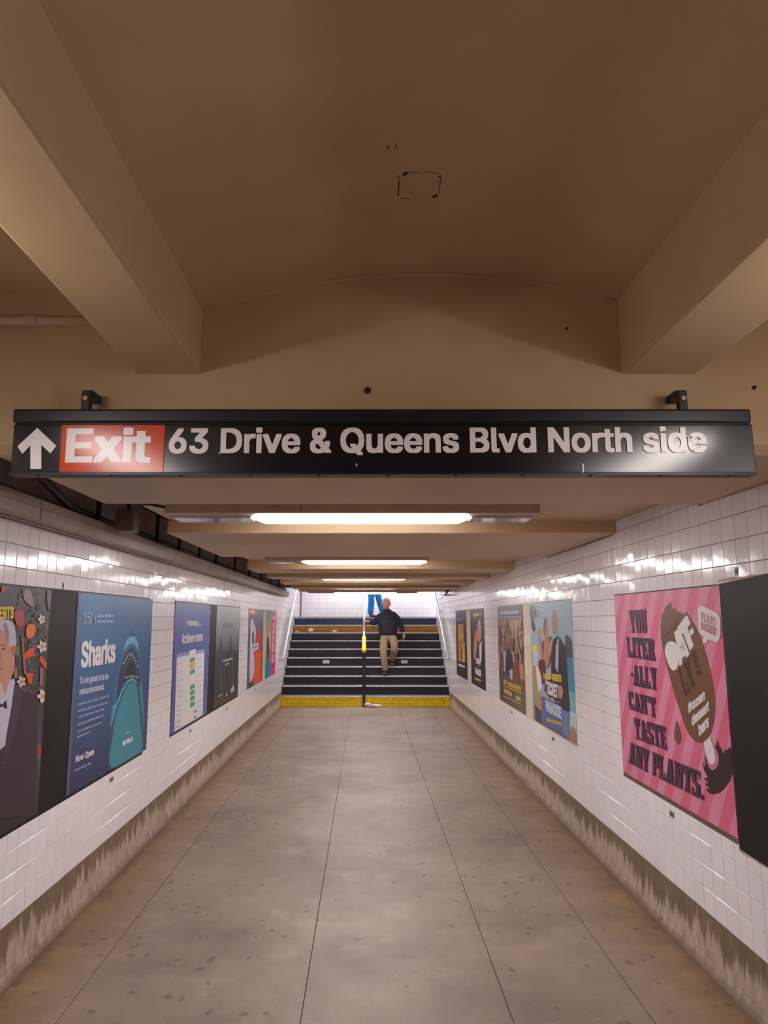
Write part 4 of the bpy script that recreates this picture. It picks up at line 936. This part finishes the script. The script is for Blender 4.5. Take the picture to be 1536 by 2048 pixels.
# ------------------------------------------------------------------ fluorescent fixtures
def fixture(Y, zbot, zt, xa, xb, la, lb, depth, label, tube_h=0.022):
    f = thing('ceiling_light', label, 'lamp', ((xa + xb) / 2, Y + depth / 2, zt), 'fluorescent lights across the passage')
    MB().box(xa, xb, Y - 0.09, Y + depth, zbot + 0.02, zt, bev=0.004).build('housing', M['housing'], f)
    MB().box(xa + 0.02, la - 0.01, Y + 0.02, Y + depth - 0.02, zbot + 0.008, zbot + 0.0195).build('reflector', M['reflect'], f)
    MB().box(lb + 0.01, xb - 0.02, Y + 0.02, Y + depth - 0.02, zbot + 0.008, zbot + 0.0195).build('reflector', M['reflect'], f)
    mb = MB(); s = 0.05
    mb.prism([(la, Y + 0.012, zbot + 0.0199), (la + s, Y + 0.012, zbot), (lb - s, Y + 0.012, zbot), (lb, Y + 0.012, zbot + 0.0199)], (0, depth - 0.024, 0))
    mb.build('diffuser', M['lens'], f)
    MB().box((xa + xb) / 2 - 0.3, (xa + xb) / 2 - 0.296, Y - 0.092, Y - 0.09, zbot + 0.03, zt - 0.01).build('seam', M['black'], f)
    return f
fixture(4.13, EYE + 0.590, ZR + 0.005, -1.16, 1.01, -0.67, 0.62, 0.23, 'nearest lit fluorescent light, just beyond the hanging sign')
fixture(7.40, EYE + 0.590, ZR + 0.005, -1.05, 0.66, -0.66, 0.64, 0.22, 'second lit fluorescent light counted from the hanging sign')
fixture(10.42, EYE + 0.590, ZR + 0.005, -1.14, 1.0, -0.66, 0.61, 0.22, 'third lit fluorescent light counted from the hanging sign')
fixture(13.95, EYE + 0.512, ZB + 0.01, -1.14, 1.02, -0.60, 0.60, 0.22, 'lowest lit fluorescent light at the foot of the stairs')
# the two fixtures in the side bays above the viewer
def bay_light(x, label):
    f = thing('bay_light', label, 'lamp', (x, 1.05, 2.50), 'fluorescent lights in the side bays')
    MB().box(x - 0.09, x + 0.09, 0.38, 1.72, 2.44, 2.51, bev=0.006).build('housing', M['housing'], f)
    mb = MB(); mb.prism([(x - 0.085, 0.40, 2.439), (x - 0.06, 0.40, 2.40), (x + 0.06, 0.40, 2.40), (x + 0.085, 0.40, 2.439)], (0, 1.30, 0)); mb.build('diffuser', M['lens_near'], f)
    for y in (0.6, 1.5): MB().tube([(x, y, 2.505), (x, y, 2.85)], 0.006, 6).build('rod', M['black'], f)
bay_light(-1.13, 'fluorescent light hung in the bay beside the left beam')
bay_light(1.36, 'fluorescent light hung in the bay beside the right beam')
f = thing('landing_fill_light', 'added unseen fluorescent fill light on the stairwell ceiling above the landing', 'lamp', (-0.3, 17.3, ZTOP - 0.2))  # added out of view to brighten the landing and its back wall
MB().box(-1.2, 0.9, 17.2, 17.45, ZTOP - 0.30, ZTOP - 0.2, bev=0.006).build('housing', M['housing'], f)
MB().box(-1.1, 0.8, 17.22, 17.43, ZTOP - 0.33, ZTOP - 0.301).build('diffuser', M['lens'], f)

# ------------------------------------------------------------------ services along the left wall
du = thing('cable_duct', 'long grey metal cable duct along the top of left wall', 'duct', (XL + 0.06, 7.5, 2.16))
yy = 1.0
while yy < YEND - 0.2:
    ye = min(yy + 2.4, YEND - 0.05)
    MB().box(XL + 0.003, XL + 0.125, yy + 0.003, ye - 0.003, 2.165, 2.272, bev=0.006).box(XL + 0.06, XL + 0.066, yy + 0.003, ye - 0.003, 2.159, 2.166).box(XL + 0.124, XL + 0.131, yy + 0.003, ye - 0.003, 2.225, 2.234).build('duct_section', M['duct'], du)
    yy = ye
for y in (2.7, 4.15, 5.35, 6.0, 6.75, 7.5, 8.6, 9.7, 10.8, 11.9, 13.0):
    MB().box(XL + 0.10, XL + 0.122, y, y + 0.03, 2.272, 2.62).box(XL + 0.02, XL + 0.128, y - 0.005, y + 0.035, 2.272, 2.279).build('hanger', M['black'], du)
def wiggle(x, z, y0, y1, r, a, name, label, seed, lead=None):
    rnd = random.Random(seed); p = []; y = y0
    if lead: p += lead; y = lead[-1][1] + 0.3
    while y < y1: p.append((x + rnd.uniform(-a, a), y, z + rnd.uniform(-a, a))); y += 0.35
    p.append((x, y1, z))
    return tag(MB().tube(p, r, 8).build(name, M['cable'], None, smooth=True), label, 'cable')
wiggle(XL + 0.075, 2.300, 1.0, 14.5, 0.021, 0.002, 'cable', 'thick black cable dropping onto the top of the duct', 1, [(-1.42, 1.0, 2.56), (-1.45, 2.3, 2.47), (-1.50, 2.9, 2.41), (-1.55, 3.4, 2.345), (XL + 0.09, 3.8, 2.303)])
wiggle(XL + 0.03, 2.296, 1.0, 14.5, 0.015, 0.0015, 'cable', 'thinner black cable lying on the duct beside the wall', 2)
bx = thing('junction_box', 'small tan junction box hung above the cable duct', 'box', (-1.46, 4.35, 2.22))
MB().box(-1.52, -1.42, 4.28, 4.40, 2.225, 2.36, bev=0.004).build('box_body', M['box'], bx)
MB().box(-1.525, -1.415, 4.272, 4.281, 2.235, 2.35).build('box_cover', M['box'], bx)
MB().tube([(-1.47, 4.34, 2.355), (-1.47, 4.34, 2.625)], 0.012, 8).build('conduit', M['black'], bx, smooth=True)
tag(MB().tube([(-1.42, 4.2, 2.40), (-1.30, 4.0, 2.345), (-1.22, 3.95, 2.338), (-1.135, 4.10, 2.335)], 0.009, 8).build('flex_conduit', M['black'], None, smooth=True), 'thin black conduit curving to the nearest ceiling light', 'conduit')
# pipe under the left vault, on the header
pp = thing('pipe', 'cream painted pipe with coupling below the left vault', 'pipe', (-1.25, YH - 0.03, at(60, 642, YH - 0.03).z))
zp = at(60, 641, YH - 0.03).z
MB().tube([(XL, YH - 0.03, zp + 0.004), (bl_o.x - 0.003, YH - 0.03, zp - 0.006)], 0.017, 12).build('tube', M['pipe'], pp, smooth=True)
xa = at(48, 640, YH - 0.03).x; xb2 = at(77, 640, YH - 0.03).x
MB().tube([(xa, YH - 0.03, zp), (xb2, YH - 0.03, zp - 0.001)], 0.0205, 12).build('coupling', M['pipe'], pp, smooth=True)
MB().box(-1.45, -1.43, YH - 0.05, YH, zp - 0.022, zp + 0.02).build('pipe_clip', M['pipe'], pp)
cb = thing('conduit_bracket', 'small dark conduit bracket at ceiling end of right wall', 'bracket', (1.62, 14.0, 2.2))
MB().tube([(1.60, 13.7, 2.245), (1.60, 14.0, 2.215), (1.60, 14.2, 2.205)], 0.014, 8).build('conduit', M['black'], cb, smooth=True)
MB().box(1.54, 1.69, 14.1, 14.13, 2.17, 2.19).box(1.59, 1.61, 14.1, 14.13, 2.19, 2.27).build('strap', M['black'], cb)

# ------------------------------------------------------------------ stairs
RUN = 0.30
YN = [YS0 + RUN * k for k in range(9)] + [YLAND]
XC0, XC1 = -0.055, -0.005
st = thing('staircase', 'black staircase with steel nosings and yellow first and ninth risers', 'stairs', (0, YS0, 0))
for (xa, xb) in ((XL + 0.006, XC0), (XC1, XR - 0.006)):
    for k in range(10):
        z0 = ZSTEP[k - 1] if k else 0.0; z1 = ZSTEP[k]; y0 = YN[k]; y1 = (YN[k + 1] + 0.04) if k < 9 else YLAND + 0.3
        mat = {0: M['yellow'], 8: M['ochre'], 9: M['blue_riser']}.get(k, M['riser'])
        stp = MB().box(xa, xb, y0, y1, z0 - (0.04 if k else 0), z1 - 0.012).build('step', mat, st)
        MB().box(xa, xb, y0 + 0.03, y1 - 0.001, z1 - 0.0119, z1 - 0.001).build('tread', M['tread'], stp)
        MB().box(xa + 0.02, xb - 0.01, y0 - 0.016, y0 + 0.03, z1 - 0.022, z1, bev=0.004).build('nosing', M['nosing'], stp)
        if k in (0, 8):
            w = xb - xa; r = []
            def rr(cx0, cx1, cz0, cz1, rad):
                out = []
                for (cx, cz, a0) in ((cx1 - rad, cz1 - rad, 0), (cx0 + rad, cz1 - rad, 90), (cx0 + rad, cz0 + rad, 180), (cx1 - rad, cz0 + rad, 270)):
                    for q in range(5): t = math.radians(a0 + q * 22.5); out.append((cx + rad * math.cos(t), cz + rad * math.sin(t)))
                return out
            o_ = rr(xa + 0.03, xb - 0.02, z0 + 0.012, z1 - 0.03, 0.03); i_ = rr(xa + 0.14, xb - 0.12, z0 + 0.045, z1 - 0.065, 0.02)
            mb = MB(); n = len(o_); ra = [[mb.bm.verts.new((p[0], yq, p[1])) for p in q] for q, yq in ((o_, y0), (o_, y0 - 0.012), (i_, y0 - 0.012), (i_, y0))]
            for A_, B_ in zip(ra, ra[1:]):
                for q in range(n): mb.bm.faces.new((A_[q], A_[(q + 1) % n], B_[(q + 1) % n], B_[q]))
            mb.build('riser_frame', mat, stp)
            i2 = rr(xa + 0.146, xb - 0.126, z0 + 0.051, z1 - 0.071, 0.018); mb = MB(); A_ = [mb.bm.verts.new((p[0], y0 - 0.0008, p[1])) for p in i_]; B_ = [mb.bm.verts.new((p[0], y0 - 0.0008, p[1])) for p in i2]
            for q in range(n): mb.bm.faces.new((A_[q], A_[(q + 1) % n], B_[(q + 1) % n], B_[q]))
            mb.build('dirt_line', M['joint'], stp)
MB().box(XC0, XC1, YS0 + 0.03, YS0 + 0.33, 0, ZSTEP[0] - 0.03).build('centre_gap', M['black'], st)
for k in range(1, 10): MB().box(XC0, XC1, YN[k] + 0.03, YN[k] + 0.33, ZSTEP[k - 1] - 0.04, ZSTEP[k] - 0.03).build('centre_gap', M['black'], st)
for (xa, label) in ((-0.85, 'small white sticker on the fifth riser, left of the centre rail'), (0.84, 'small white sticker on the fifth riser, right of the centre rail')):
    zc = (ZSTEP[3] + ZSTEP[4]) / 2 - 0.005
    o = tag(MB().box(xa - 0.07, xa + 0.07, YN[4] - 0.002, YN[4], zc - 0.032, zc + 0.032).build('sticker', M['paper']), label, 'sticker')
    MB().box(xa - 0.05, xa + 0.05, YN[4] - 0.003, YN[4] - 0.002, zc - 0.006, zc + 0.006).build('sticker_print', M['plate'], o)
# handrails
SLP = 0.172 / 0.30
def rail_z(y): return 1.09 + (y - 14.32) * SLP
for sgx, X, label in ((1, XL, 'steel wall handrail left of the stairs, bent into the wall'), (-1, XR, 'steel wall handrail right of the stairs, bent into the wall')):
    h = thing('wall_handrail', label, 'handrail', (X, 14.3, 0.93), 'wall handrails beside the stairs')
    xr = X + sgx * 0.075; z0, y0 = 0.955, 14.22
    pts = [(X + sgx * 0.002, y0 - 0.03, z0 - 0.02), (X + sgx * 0.04, y0 - 0.035, z0 - 0.02), (xr - sgx * 0.008, y0 - 0.02, z0 - 0.012), (xr, y0 + 0.03, z0 + 0.02)] + [(xr, y0 + t, z0 + t * SLP * 1.02) for t in (0.3, 1.0, 1.8, 2.6, 2.9)] + [(xr, 17.5, z0 + 2.9 * SLP * 1.02 + 0.02)]
    MB().tube(pts, 0.021, 12).build('rail', M['steel'], h, smooth=True)
    for t in (0.5, 1.7, 2.8):
        y, z = y0 + t, z0 + t * SLP * 1.02
        MB().tube([(X + sgx * 0.002, y, z - 0.07), (xr, y, z - 0.06), (xr, y, z - 0.018)], 0.008, 8).tube([(X + sgx * 0.001, y, z - 0.07), (X + sgx * 0.012, y, z - 0.07)], 0.03, 10).build('rail_bracket', M['steel'], h, smooth=True)
cr_ = thing('centre_handrail', 'steel centre handrail of the stairs, lower end taped yellow', 'handrail', (-0.03, 14.35, 0))
xc = -0.03
MB().box(xc - 0.026, xc + 0.026, 14.33, 14.38, 0.001, rail_z(14.35) - 0.02, bev=0.004).build('post', M['black'], cr_)
MB().tube([(xc, 14.74, rail_z(14.74)), (xc, 15.5, rail_z(15.5)), (xc, 16.3, rail_z(16.3)), (xc + 0.015, 17.0, rail_z(17.0)), (xc + 0.015, 17.3, rail_z(17.0) + 0.02)], 0.025, 12).build('rail', M['steel'], cr_, smooth=True)
MB().tube([(xc, 14.30, rail_z(14.30) - 0.02), (xc, 14.33, rail_z(14.33)), (xc, 14.75, rail_z(14.75))], [0.036, 0.042, 0.042], 12).build('yellow_tape', M['tape'], cr_, smooth=True)
MB().tube([(xc, 14.47, rail_z(14.47)), (xc, 14.60, rail_z(14.60))], 0.0435, 12).build('tape_label', M['housing'], cr_, smooth=True)
for y in (15.45, 16.95):
    k = int((y - YS0) / RUN); zb0 = ZSTEP[min(k, 8)] - 0.04
    MB().tube([(xc, y, zb0), (xc, y, rail_z(y) - 0.01)], 0.019, 10).build('post', M['steel'], cr_, smooth=True)

# ------------------------------------------------------------------ litter
def crumple(c, r, label, name='paper_scrap', fl=0.4, seed=1, cat='litter'):
    rnd = random.Random(seed); mb = MB().ball((0, 0, 0), r, 2, 1.3, 0.8, fl)
    for v in mb.bm.verts: v.co *= rnd.uniform(0.7, 1.2)
    mn = min(v.co.z for v in mb.bm.verts)
    for v in mb.bm.verts: v.co += Vector(c) - Vector((0, 0, mn))
    o = mb.build(name, M['paper']); return tag(o, label, cat, 'white litter')
crumple((0.035, 14.28, 0.001), 0.05, 'white crumpled cup lying against the first yellow riser', 'crushed_cup', 0.8, 2)
crumple((0.21, 14.28, 0.001), 0.085, 'white crumpled plastic bag on floor at the stair foot', 'crumpled_bag', 0.35, 3)
def fpt(u, v): d = F * EYE / (C_ * (v - VV)); return ((u - VU) * d / F, (d + EYE * S_) / C_, 0.001)
crumple(fpt(814, 1440), 0.03, 'tiny white paper scrap on floor, nearer the stairs', fl=0.2, seed=4)
crumple(fpt(819, 1486), 0.02, 'tiny white paper scrap on floor, farther from the stairs', fl=0.2, seed=5)
crumple((-1.28, YN[8] - 0.06, ZSTEP[7]), 0.05, 'small white cup on the eighth step against ochre riser', 'crushed_cup', 0.9, 6)
crumple((-0.72, YN[8] - 0.06, ZSTEP[7]), 0.055, 'white paper ball on the eighth step near centre rail', fl=0.5, seed=7)
crumple((-1.60, YN[8] - 0.08, ZSTEP[7]), 0.04, 'white paper scrap on the eighth step beside left wall', fl=0.5, seed=8)
crumple((1.62, 14.28, 0.001), 0.025, 'white paper scrap by right end of first yellow riser', fl=0.5, seed=9)

# ------------------------------------------------------------------ people
def skin_mesh(verts, edges, radii, sub=2):
    me = bpy.data.meshes.new('s'); me.from_pydata([tuple(v) for v in verts], edges, [])
    o = bpy.data.objects.new('s', me); COL.objects.link(o)
    m = o.modifiers.new('s', 'SKIN'); m.use_smooth_shade = True
    sv = me.skin_vertices[0].data
    for i, r in enumerate(radii): sv[i].radius = r if isinstance(r, tuple) else (r, r)
    sv[0].use_root = True
    if sub: s = o.modifiers.new('u', 'SUBSURF'); s.levels = sub; s.render_levels = sub
    bpy.context.view_layer.update()
    r = bpy.data.meshes.new_from_object(o.evaluated_get(bpy.context.evaluated_depsgraph_get()))
    bpy.data.objects.remove(o); return r
def fuse(meshes, voxel, name, sm=2):
    bm = bmesh.new()
    for m in meshes: bm.from_mesh(m)
    me = bpy.data.meshes.new(name); bm.to_mesh(me); bm.free()
    o = bpy.data.objects.new('f', me); COL.objects.link(o)
    m = o.modifiers.new('r', 'REMESH'); m.mode = 'VOXEL'; m.voxel_size = voxel; m.use_smooth_shade = True
    s = o.modifiers.new('c', 'CORRECTIVE_SMOOTH') if False else o.modifiers.new('c', 'SMOOTH'); s.factor = 0.5; s.iterations = sm
    bpy.context.view_layer.update()
    r = bpy.data.meshes.new_from_object(o.evaluated_get(bpy.context.evaluated_depsgraph_get()))
    bpy.data.objects.remove(o); r.name = name
    for p in r.polygons: p.use_smooth = True
    return r
class Sk:
    def __init__(s): s.v = []; s.e = []; s.r = []
    def chain(s, pts, rad, frm=None):
        prev = frm
        for p, r in zip(pts, rad):
            s.v.append(Vector(p)); s.r.append(r)
            if prev is not None: s.e.append((prev, len(s.v) - 1))
            prev = len(s.v) - 1
        return prev
    def mesh(s, sub=2): return skin_mesh(s.v, s.e, s.r, sub)
def head_mesh(c, yaw, pitch, size=1.0):
    bm = bmesh.new(); bmesh.ops.create_uvsphere(bm, u_segments=40, v_segments=30, radius=1)
    for v in bm.verts:
        x, y, z = v.co; f = max(0, -y)
        w = 0.083 * (1.0 - 0.20 * max(0, -z) ** 1.5); dp = 0.098 * (1 - 0.12 * max(0, -z))
        X, Y, Z = x * w, y * dp, z * 0.115
        if f > 0:
            Y += 0.010 * f * max(0, -z) - 0.012 * math.exp(-((z + 0.85) / 0.2) ** 2) * math.exp(-(x / 0.4) ** 2)          # chin
            Y -= 0.026 * math.exp(-(x / 0.13) ** 2) * math.exp(-((z + 0.20) / 0.17) ** 2)                                  # nose
            Y -= 0.012 * math.exp(-(x / 0.10) ** 2) * math.exp(-((z + 0.02) / 0.2) ** 2)
            for sx in (-0.38, 0.38): Y += 0.011 * math.exp(-((x - sx) / 0.17) ** 2) * math.exp(-((z - 0.02) / 0.11) ** 2)  # sockets
            Y -= 0.006 * math.exp(-((z - 0.18) / 0.1) ** 2) * math.exp(-(x / 0.6) ** 2)                                    # brow
            Y -= 0.005 * math.exp(-(x / 0.25) ** 2) * math.exp(-((z + 0.52) / 0.09) ** 2)                                  # mouth
        v.co = (X * size, Y * size, Z * size)
    for sx in (-1, 1):                                                                                                   # ears
        r = bmesh.ops.create_uvsphere(bm, u_segments=12, v_segments=8, radius=1)['verts']
        bmesh.ops.transform(bm, matrix=Matrix.Translation((sx * 0.084 * size, 0.008 * size, -0.006 * size)) @ Matrix.Rotation(sx * 0.35, 4, 'Z') @ Matrix.Diagonal((0.008 * size, 0.018 * size, 0.031 * size, 1)), verts=r)
    T = Matrix.Translation(c) @ Matrix.Rotation(yaw, 4, 'Z') @ Matrix.Rotation(pitch, 4, 'X')
    bmesh.ops.transform(bm, matrix=T, verts=bm.verts)
    me = bpy.data.meshes.new('h'); bm.to_mesh(me); bm.free(); return me, T
def hand_meshes(wrist, d, side, curl, thumb_dir):
    """palm and five fingers; d = direction of the hand, side = across the knuckles (to the little finger), curl = direction the fingers close"""
    d, side, curl = Vector(d).normalized(), Vector(side).normalized(), Vector(curl).normalized()
    out = []
    s = Sk(); s.chain([wrist, wrist + d * 0.04, wrist + d * 0.085], [(0.026, 0.019), (0.038, 0.017), (0.038, 0.015)]); out.append(s.mesh(1))
    for k, (off, L) in enumerate(((-0.030, 0.070), (-0.010, 0.080), (0.010, 0.075), (0.029, 0.060))):
        b = wrist + d * 0.078 + side * off
        p = [b, b + d * L * 0.45 + curl * L * 0.14, b + d * L * 0.66 + curl * L * 0.45, b + d * L * 0.58 + curl * L * 0.78]
        s = Sk(); s.chain(p, [0.0095, 0.0092, 0.0085, 0.0075]); out.append(s.mesh(1))
    b = wrist + d * 0.03 - side * 0.026
    s = Sk(); s.chain([b, b + (d * 0.6 - side * 0.8).normalized() * 0.035, b + (d * 0.8 - side * 0.5).normalized() * 0.06 + curl * 0.02], [0.012, 0.0105, 0.0085]); out.append(s.mesh(1))
    return out
def shoe(name, heel, toe_dir, pitch, parent, L=0.28):
    t = Vector(toe_dir).normalized(); bm = MB()
    bm.ball((0, 0, 0), 1, 3)
    for v in bm.bm.verts:
        x, y, z = v.co
        yy = y * L / 2; w = 0.046 * (1 - 0.18 * (y < 0) * abs(y)); h = 0.045 if z > 0 else 0.035
        zz = z * h + (0.035 * max(0, -y - 0.1) if z > 0 else 0)
        v.co = (x * w, yy, max(zz, -0.03))
    Tm = Matrix.Translation(Vector(heel)) @ Vector((t.x, t.y, 0)).to_track_quat('Y', 'Z').to_matrix().to_4x4() @ Matrix.Rotation(pitch, 4, 'X') @ Matrix.Translation((0, L / 2 - 0.04, 0.031))
    for v in bm.bm.verts: v.co = Tm @ v.co
    return bm.build(name, M['shoe'], parent, smooth=True)

def walking_man():
    Y0 = 15.22
    J = lambda px, py, Y=Y0: at(680 + px / 7.68, 1170 + py / 7.68, Y)
    root = thing('person', 'man in navy sweater and khaki trousers walking down the stairs', 'person', (0.44, Y0, ZSTEP[2]))
    hip = J(738, 770); chest = J(728, 520); neckb = J(722, 400); headc = J(712, 288, Y0 - 0.03)
    shR, shL = J(618, 435), J(838, 428); elR = J(520, 590, Y0 - 0.06); wrR = J(462, 556, Y0 + 0.04)
    elL, wrL = J(925, 600, Y0 + 0.05), J(980, 752, Y0 - 0.03)
    hpR, hpL = J(672, 790), J(812, 785)
    # front leg on the third step, rear leg leaving the fourth
    ankR = J(692, 1270, 15.14); ankR.z = ZSTEP[2] + 0.10
    kneeR = (hpR + ankR) / 2 + Vector((0.0, -0.07, 0.03)); kneeR.x = J(668, 1010, 15.1).x
    ankL = J(800, 1190, 15.50); ankL.z = ZSTEP[3] + 0.13
    kneeL = J(842, 985, 15.12)
    b = Sk()
    b.chain([hip, (hip + chest) / 2, chest, neckb + Vector((0, 0.01, -0.02)), neckb + Vector((0, 0, 0.05)), headc + Vector((0, 0.02, -0.03))], [(0.12, 0.09), (0.12, 0.10), (0.13, 0.09), (0.07, 0.06), 0.055, 0.055])
    for sh, el, wr in ((shR, elR, wrR), (shL, elL, wrL)): b.chain([sh, (sh + el) / 2, el, (el + wr) / 2, wr], [0.046, 0.042, 0.038, 0.034, 0.026], 2)
    for hp, kn, an in ((hpR, kneeR, ankR), (hpL, kneeL, ankL)): b.chain([hp, (hp + kn) / 2, kn, (kn + an) / 2 + Vector((0, 0.015, 0)), an], [0.085, 0.075, 0.056, 0.052, 0.036], 0)
    hm, T = head_mesh(headc, 0.06, 0.10, 1.04)
    parts = [b.mesh(2), hm] + hand_meshes(wrL, Vector((0.05, -0.12, -1)), (0.2, 1, 0), (-1, 0.1, -0.1), None) \
        + hand_meshes(wrR, Vector((-1, 0.1, 0.1)), (0, 1, 0.35), (0, 0.2, -1), None)
    me = fuse(parts, 0.0062, 'body'); me.materials.append(M['skin']); link('body', me, root)
    s = Sk(); s.chain([hip + Vector((0, 0, -0.02)), hip + Vector((0, 0, 0.05)), (hip + chest) / 2 + Vector((0, -0.015, 0)), chest, chest + (neckb - chest) * 0.55, neckb + Vector((0, 0.01, -0.03)), neckb + Vector((0, 0.008, 0.06))], [(0.205, 0.16), (0.215, 0.165), (0.225, 0.18), (0.225, 0.165), (0.19, 0.14), (0.105, 0.095), (0.085, 0.09)])
    for sh, el, wr in ((shR, elR, wrR), (shL, elL, wrL)): s.chain([sh + Vector(((0.02 if sh is shR else -0.02), 0, -0.035)), (sh + el) / 2, el, (el + wr) / 2, wr + (el - wr) * 0.08], [0.088, 0.082, 0.072, 0.062, 0.050], 4)
    me = fuse([s.mesh(2)], 0.009, 'sweater', 14); me.materials.append(M['sweater']); link('sweater', me, root)
    s = Sk(); s.chain([hip + Vector((0, 0, 0.09)), hip + Vector((0, 0, -0.03))], [(0.175, 0.14), (0.17, 0.135)])
    for hp, kn, an in ((hpR, kneeR, ankR), (hpL, kneeL, ankL)): s.chain([hp, (hp + kn) / 2, kn, (kn + an) / 2, an - (kn - an) * 0.07], [0.112, 0.098, 0.08, 0.075, 0.072], 1)
    me = fuse([s.mesh(2)], 0.009, 'trousers'); me.materials.append(M['khaki']); link('trousers', me, root)
    shoe('shoe', ankR + Vector((0, 0.03, -0.10)), (-0.12, -1, 0), 0.0, root); shoe('shoe', ankL + Vector((0, 0.03, -0.10)), (-0.05, -1, 0), -0.22, root)
    hb = bmesh.new(); bmesh.ops.create_uvsphere(hb, u_segments=32, v_segments=24, radius=1)
    dl = [v for v in hb.verts if v.co.z < 0.02 + 0.0 or (v.co.y < -0.25 and v.co.z < 0.62) or (v.co.y < 0.1 and v.co.z < 0.3)]
    bmesh.ops.delete(hb, geom=dl, context='VERTS')
    bmesh.ops.transform(hb, matrix=T @ Matrix.Diagonal((0.095, 0.112, 0.131, 1)), verts=hb.verts)
    me = bpy.data.meshes.new('hair'); hb.to_mesh(me); hb.free(); me.materials.append(M['hair']); ho = link('hair', me, root); so = ho.modifiers.new('t', 'SOLIDIFY'); so.thickness = 0.008
    mb = MB(); mb.tube([T @ Vector((x * 0.02, 0.085 - abs(x) * 0.004, -0.02)) for x in (-3, -2, -1, 0, 1, 2, 3)], 0.022, 8); mb.build('hair', M['hair'], root, smooth=True)
    for sx in (-1, 1):
        e = MB().ball(T @ Vector((sx * 0.029, -0.083, 0.006)), 0.0125, 2).build('eye', M['eyew'], root, smooth=True)
        MB().ball(T @ Vector((sx * 0.029, -0.0935, 0.005)), 0.006, 1).build('iris', M['iris'], e, smooth=True)
        MB().tube([T @ Vector((sx * (0.029 + q * 0.016), -0.095 + abs(q) * 0.003, 0.027 - abs(q) * 0.002)) for q in (-1, 0, 1)], 0.004, 6).build('eyebrow', M['brow'], root, smooth=True)
    MB().tube([T @ Vector((q * 0.012, -0.098 + abs(q) * 0.003, -0.061)) for q in (-2, -1, 0, 1, 2)], 0.004, 6).build('lips', M['lip'], root, smooth=True)
walking_man()
def landing_person():
    X, Y, z = 0.17, 17.75, ZSTEP[9]
    root = thing('person', 'person in bright blue trousers and pale coat on the upper landing', 'person', (X, Y, z))
    V = lambda x, y, h: Vector((X + x, Y + y, z + h))
    hip, chest, nb, hc = V(0.02, 0, 0.90), V(0.02, 0, 1.22), V(0.02, 0, 1.42), V(0.02, -0.01, 1.57)
    legs = ((V(-0.06, 0, 0.86), V(-0.02, -0.06, 0.46), V(-0.05, 0.02, 0.09)), (V(0.10, 0, 0.86), V(0.16, -0.02, 0.47), V(0.26, 0.06, 0.14)))
    arms = ((V(-0.17, 0, 1.36), V(-0.22, 0, 1.08), V(-0.19, -0.10, 0.86)), (V(0.21, 0, 1.36), V(0.27, 0.02, 1.08), V(0.24, -0.08, 0.86)))
    b = Sk(); b.chain([hip, (hip + chest) / 2, chest, nb, nb + Vector((0, 0, 0.05)), hc], [(0.14, 0.1), (0.12, 0.095), (0.14, 0.1), (0.08, 0.06), 0.05, 0.05])
    for a in arms: b.chain([a[0], a[1], a[2]], [0.055, 0.04, 0.025], 2)
    for l in legs: b.chain([l[0], l[1], l[2]], [0.08, 0.055, 0.035], 0)
    hm, T = head_mesh(hc, -0.9, 0.0, 0.98)
    parts = [b.mesh(2), hm] + hand_meshes(arms[0][2], (0, -0.2, -1), (0.1, 1, 0), (1, 0, 0), None) + hand_meshes(arms[1][2], (0, -0.2, -1), (0.1, 1, 0), (-1, 0, 0), None)
    me = fuse(parts, 0.008, 'body'); me.materials.append(M['skin']); link('body', me, root)
    s = Sk(); s.chain([V(0.02, 0, 0.50), V(0.02, 0, 0.62), hip, (hip + chest) / 2, chest, nb + Vector((0, 0, -0.02))], [(0.16, 0.12), (0.175, 0.13), (0.18, 0.14), (0.15, 0.13), (0.17, 0.13), (0.10, 0.085)])
    for a in arms: s.chain([a[0], a[1], a[2] + (a[1] - a[2]) * 0.12], [0.075, 0.06, 0.05], 4)
    me = fuse([s.mesh(2)], 0.011, 'coat'); me.materials.append(M['coat']); link('coat', me, root)
    s = Sk(); s.chain([hip + Vector((0, 0, -0.02))], [(0.13, 0.1)])
    for l in legs: s.chain([l[0], l[1], l[2] - (l[1] - l[2]) * 0.1], [0.1, 0.085, 0.08], 0)
    me = fuse([s.mesh(2)], 0.01, 'trousers'); me.materials.append(M['blue']); link('trousers', me, root)
    shoe('shoe', legs[0][2] + Vector((0, 0.02, -0.088)), (0.6, -0.6, 0), 0.0, root, 0.25); shoe('shoe', legs[1][2] + Vector((0, 0.02, -0.085)), (0.6, -0.6, 0), -0.15, root, 0.25)
    hb = MB().ball((0, 0, 0), 1, 3)
    hb.bm.verts.ensure_lookup_table()
    bmesh.ops.delete(hb.bm, geom=[v for v in hb.bm.verts if v.co.y < -0.3 and v.co.z < 0.55], context='VERTS')
    bmesh.ops.transform(hb.bm, matrix=T @ Matrix.Diagonal((0.085, 0.105, 0.122, 1)), verts=hb.bm.verts); hb.build('hair', M['dark_hair'], root, smooth=True)
landing_person()
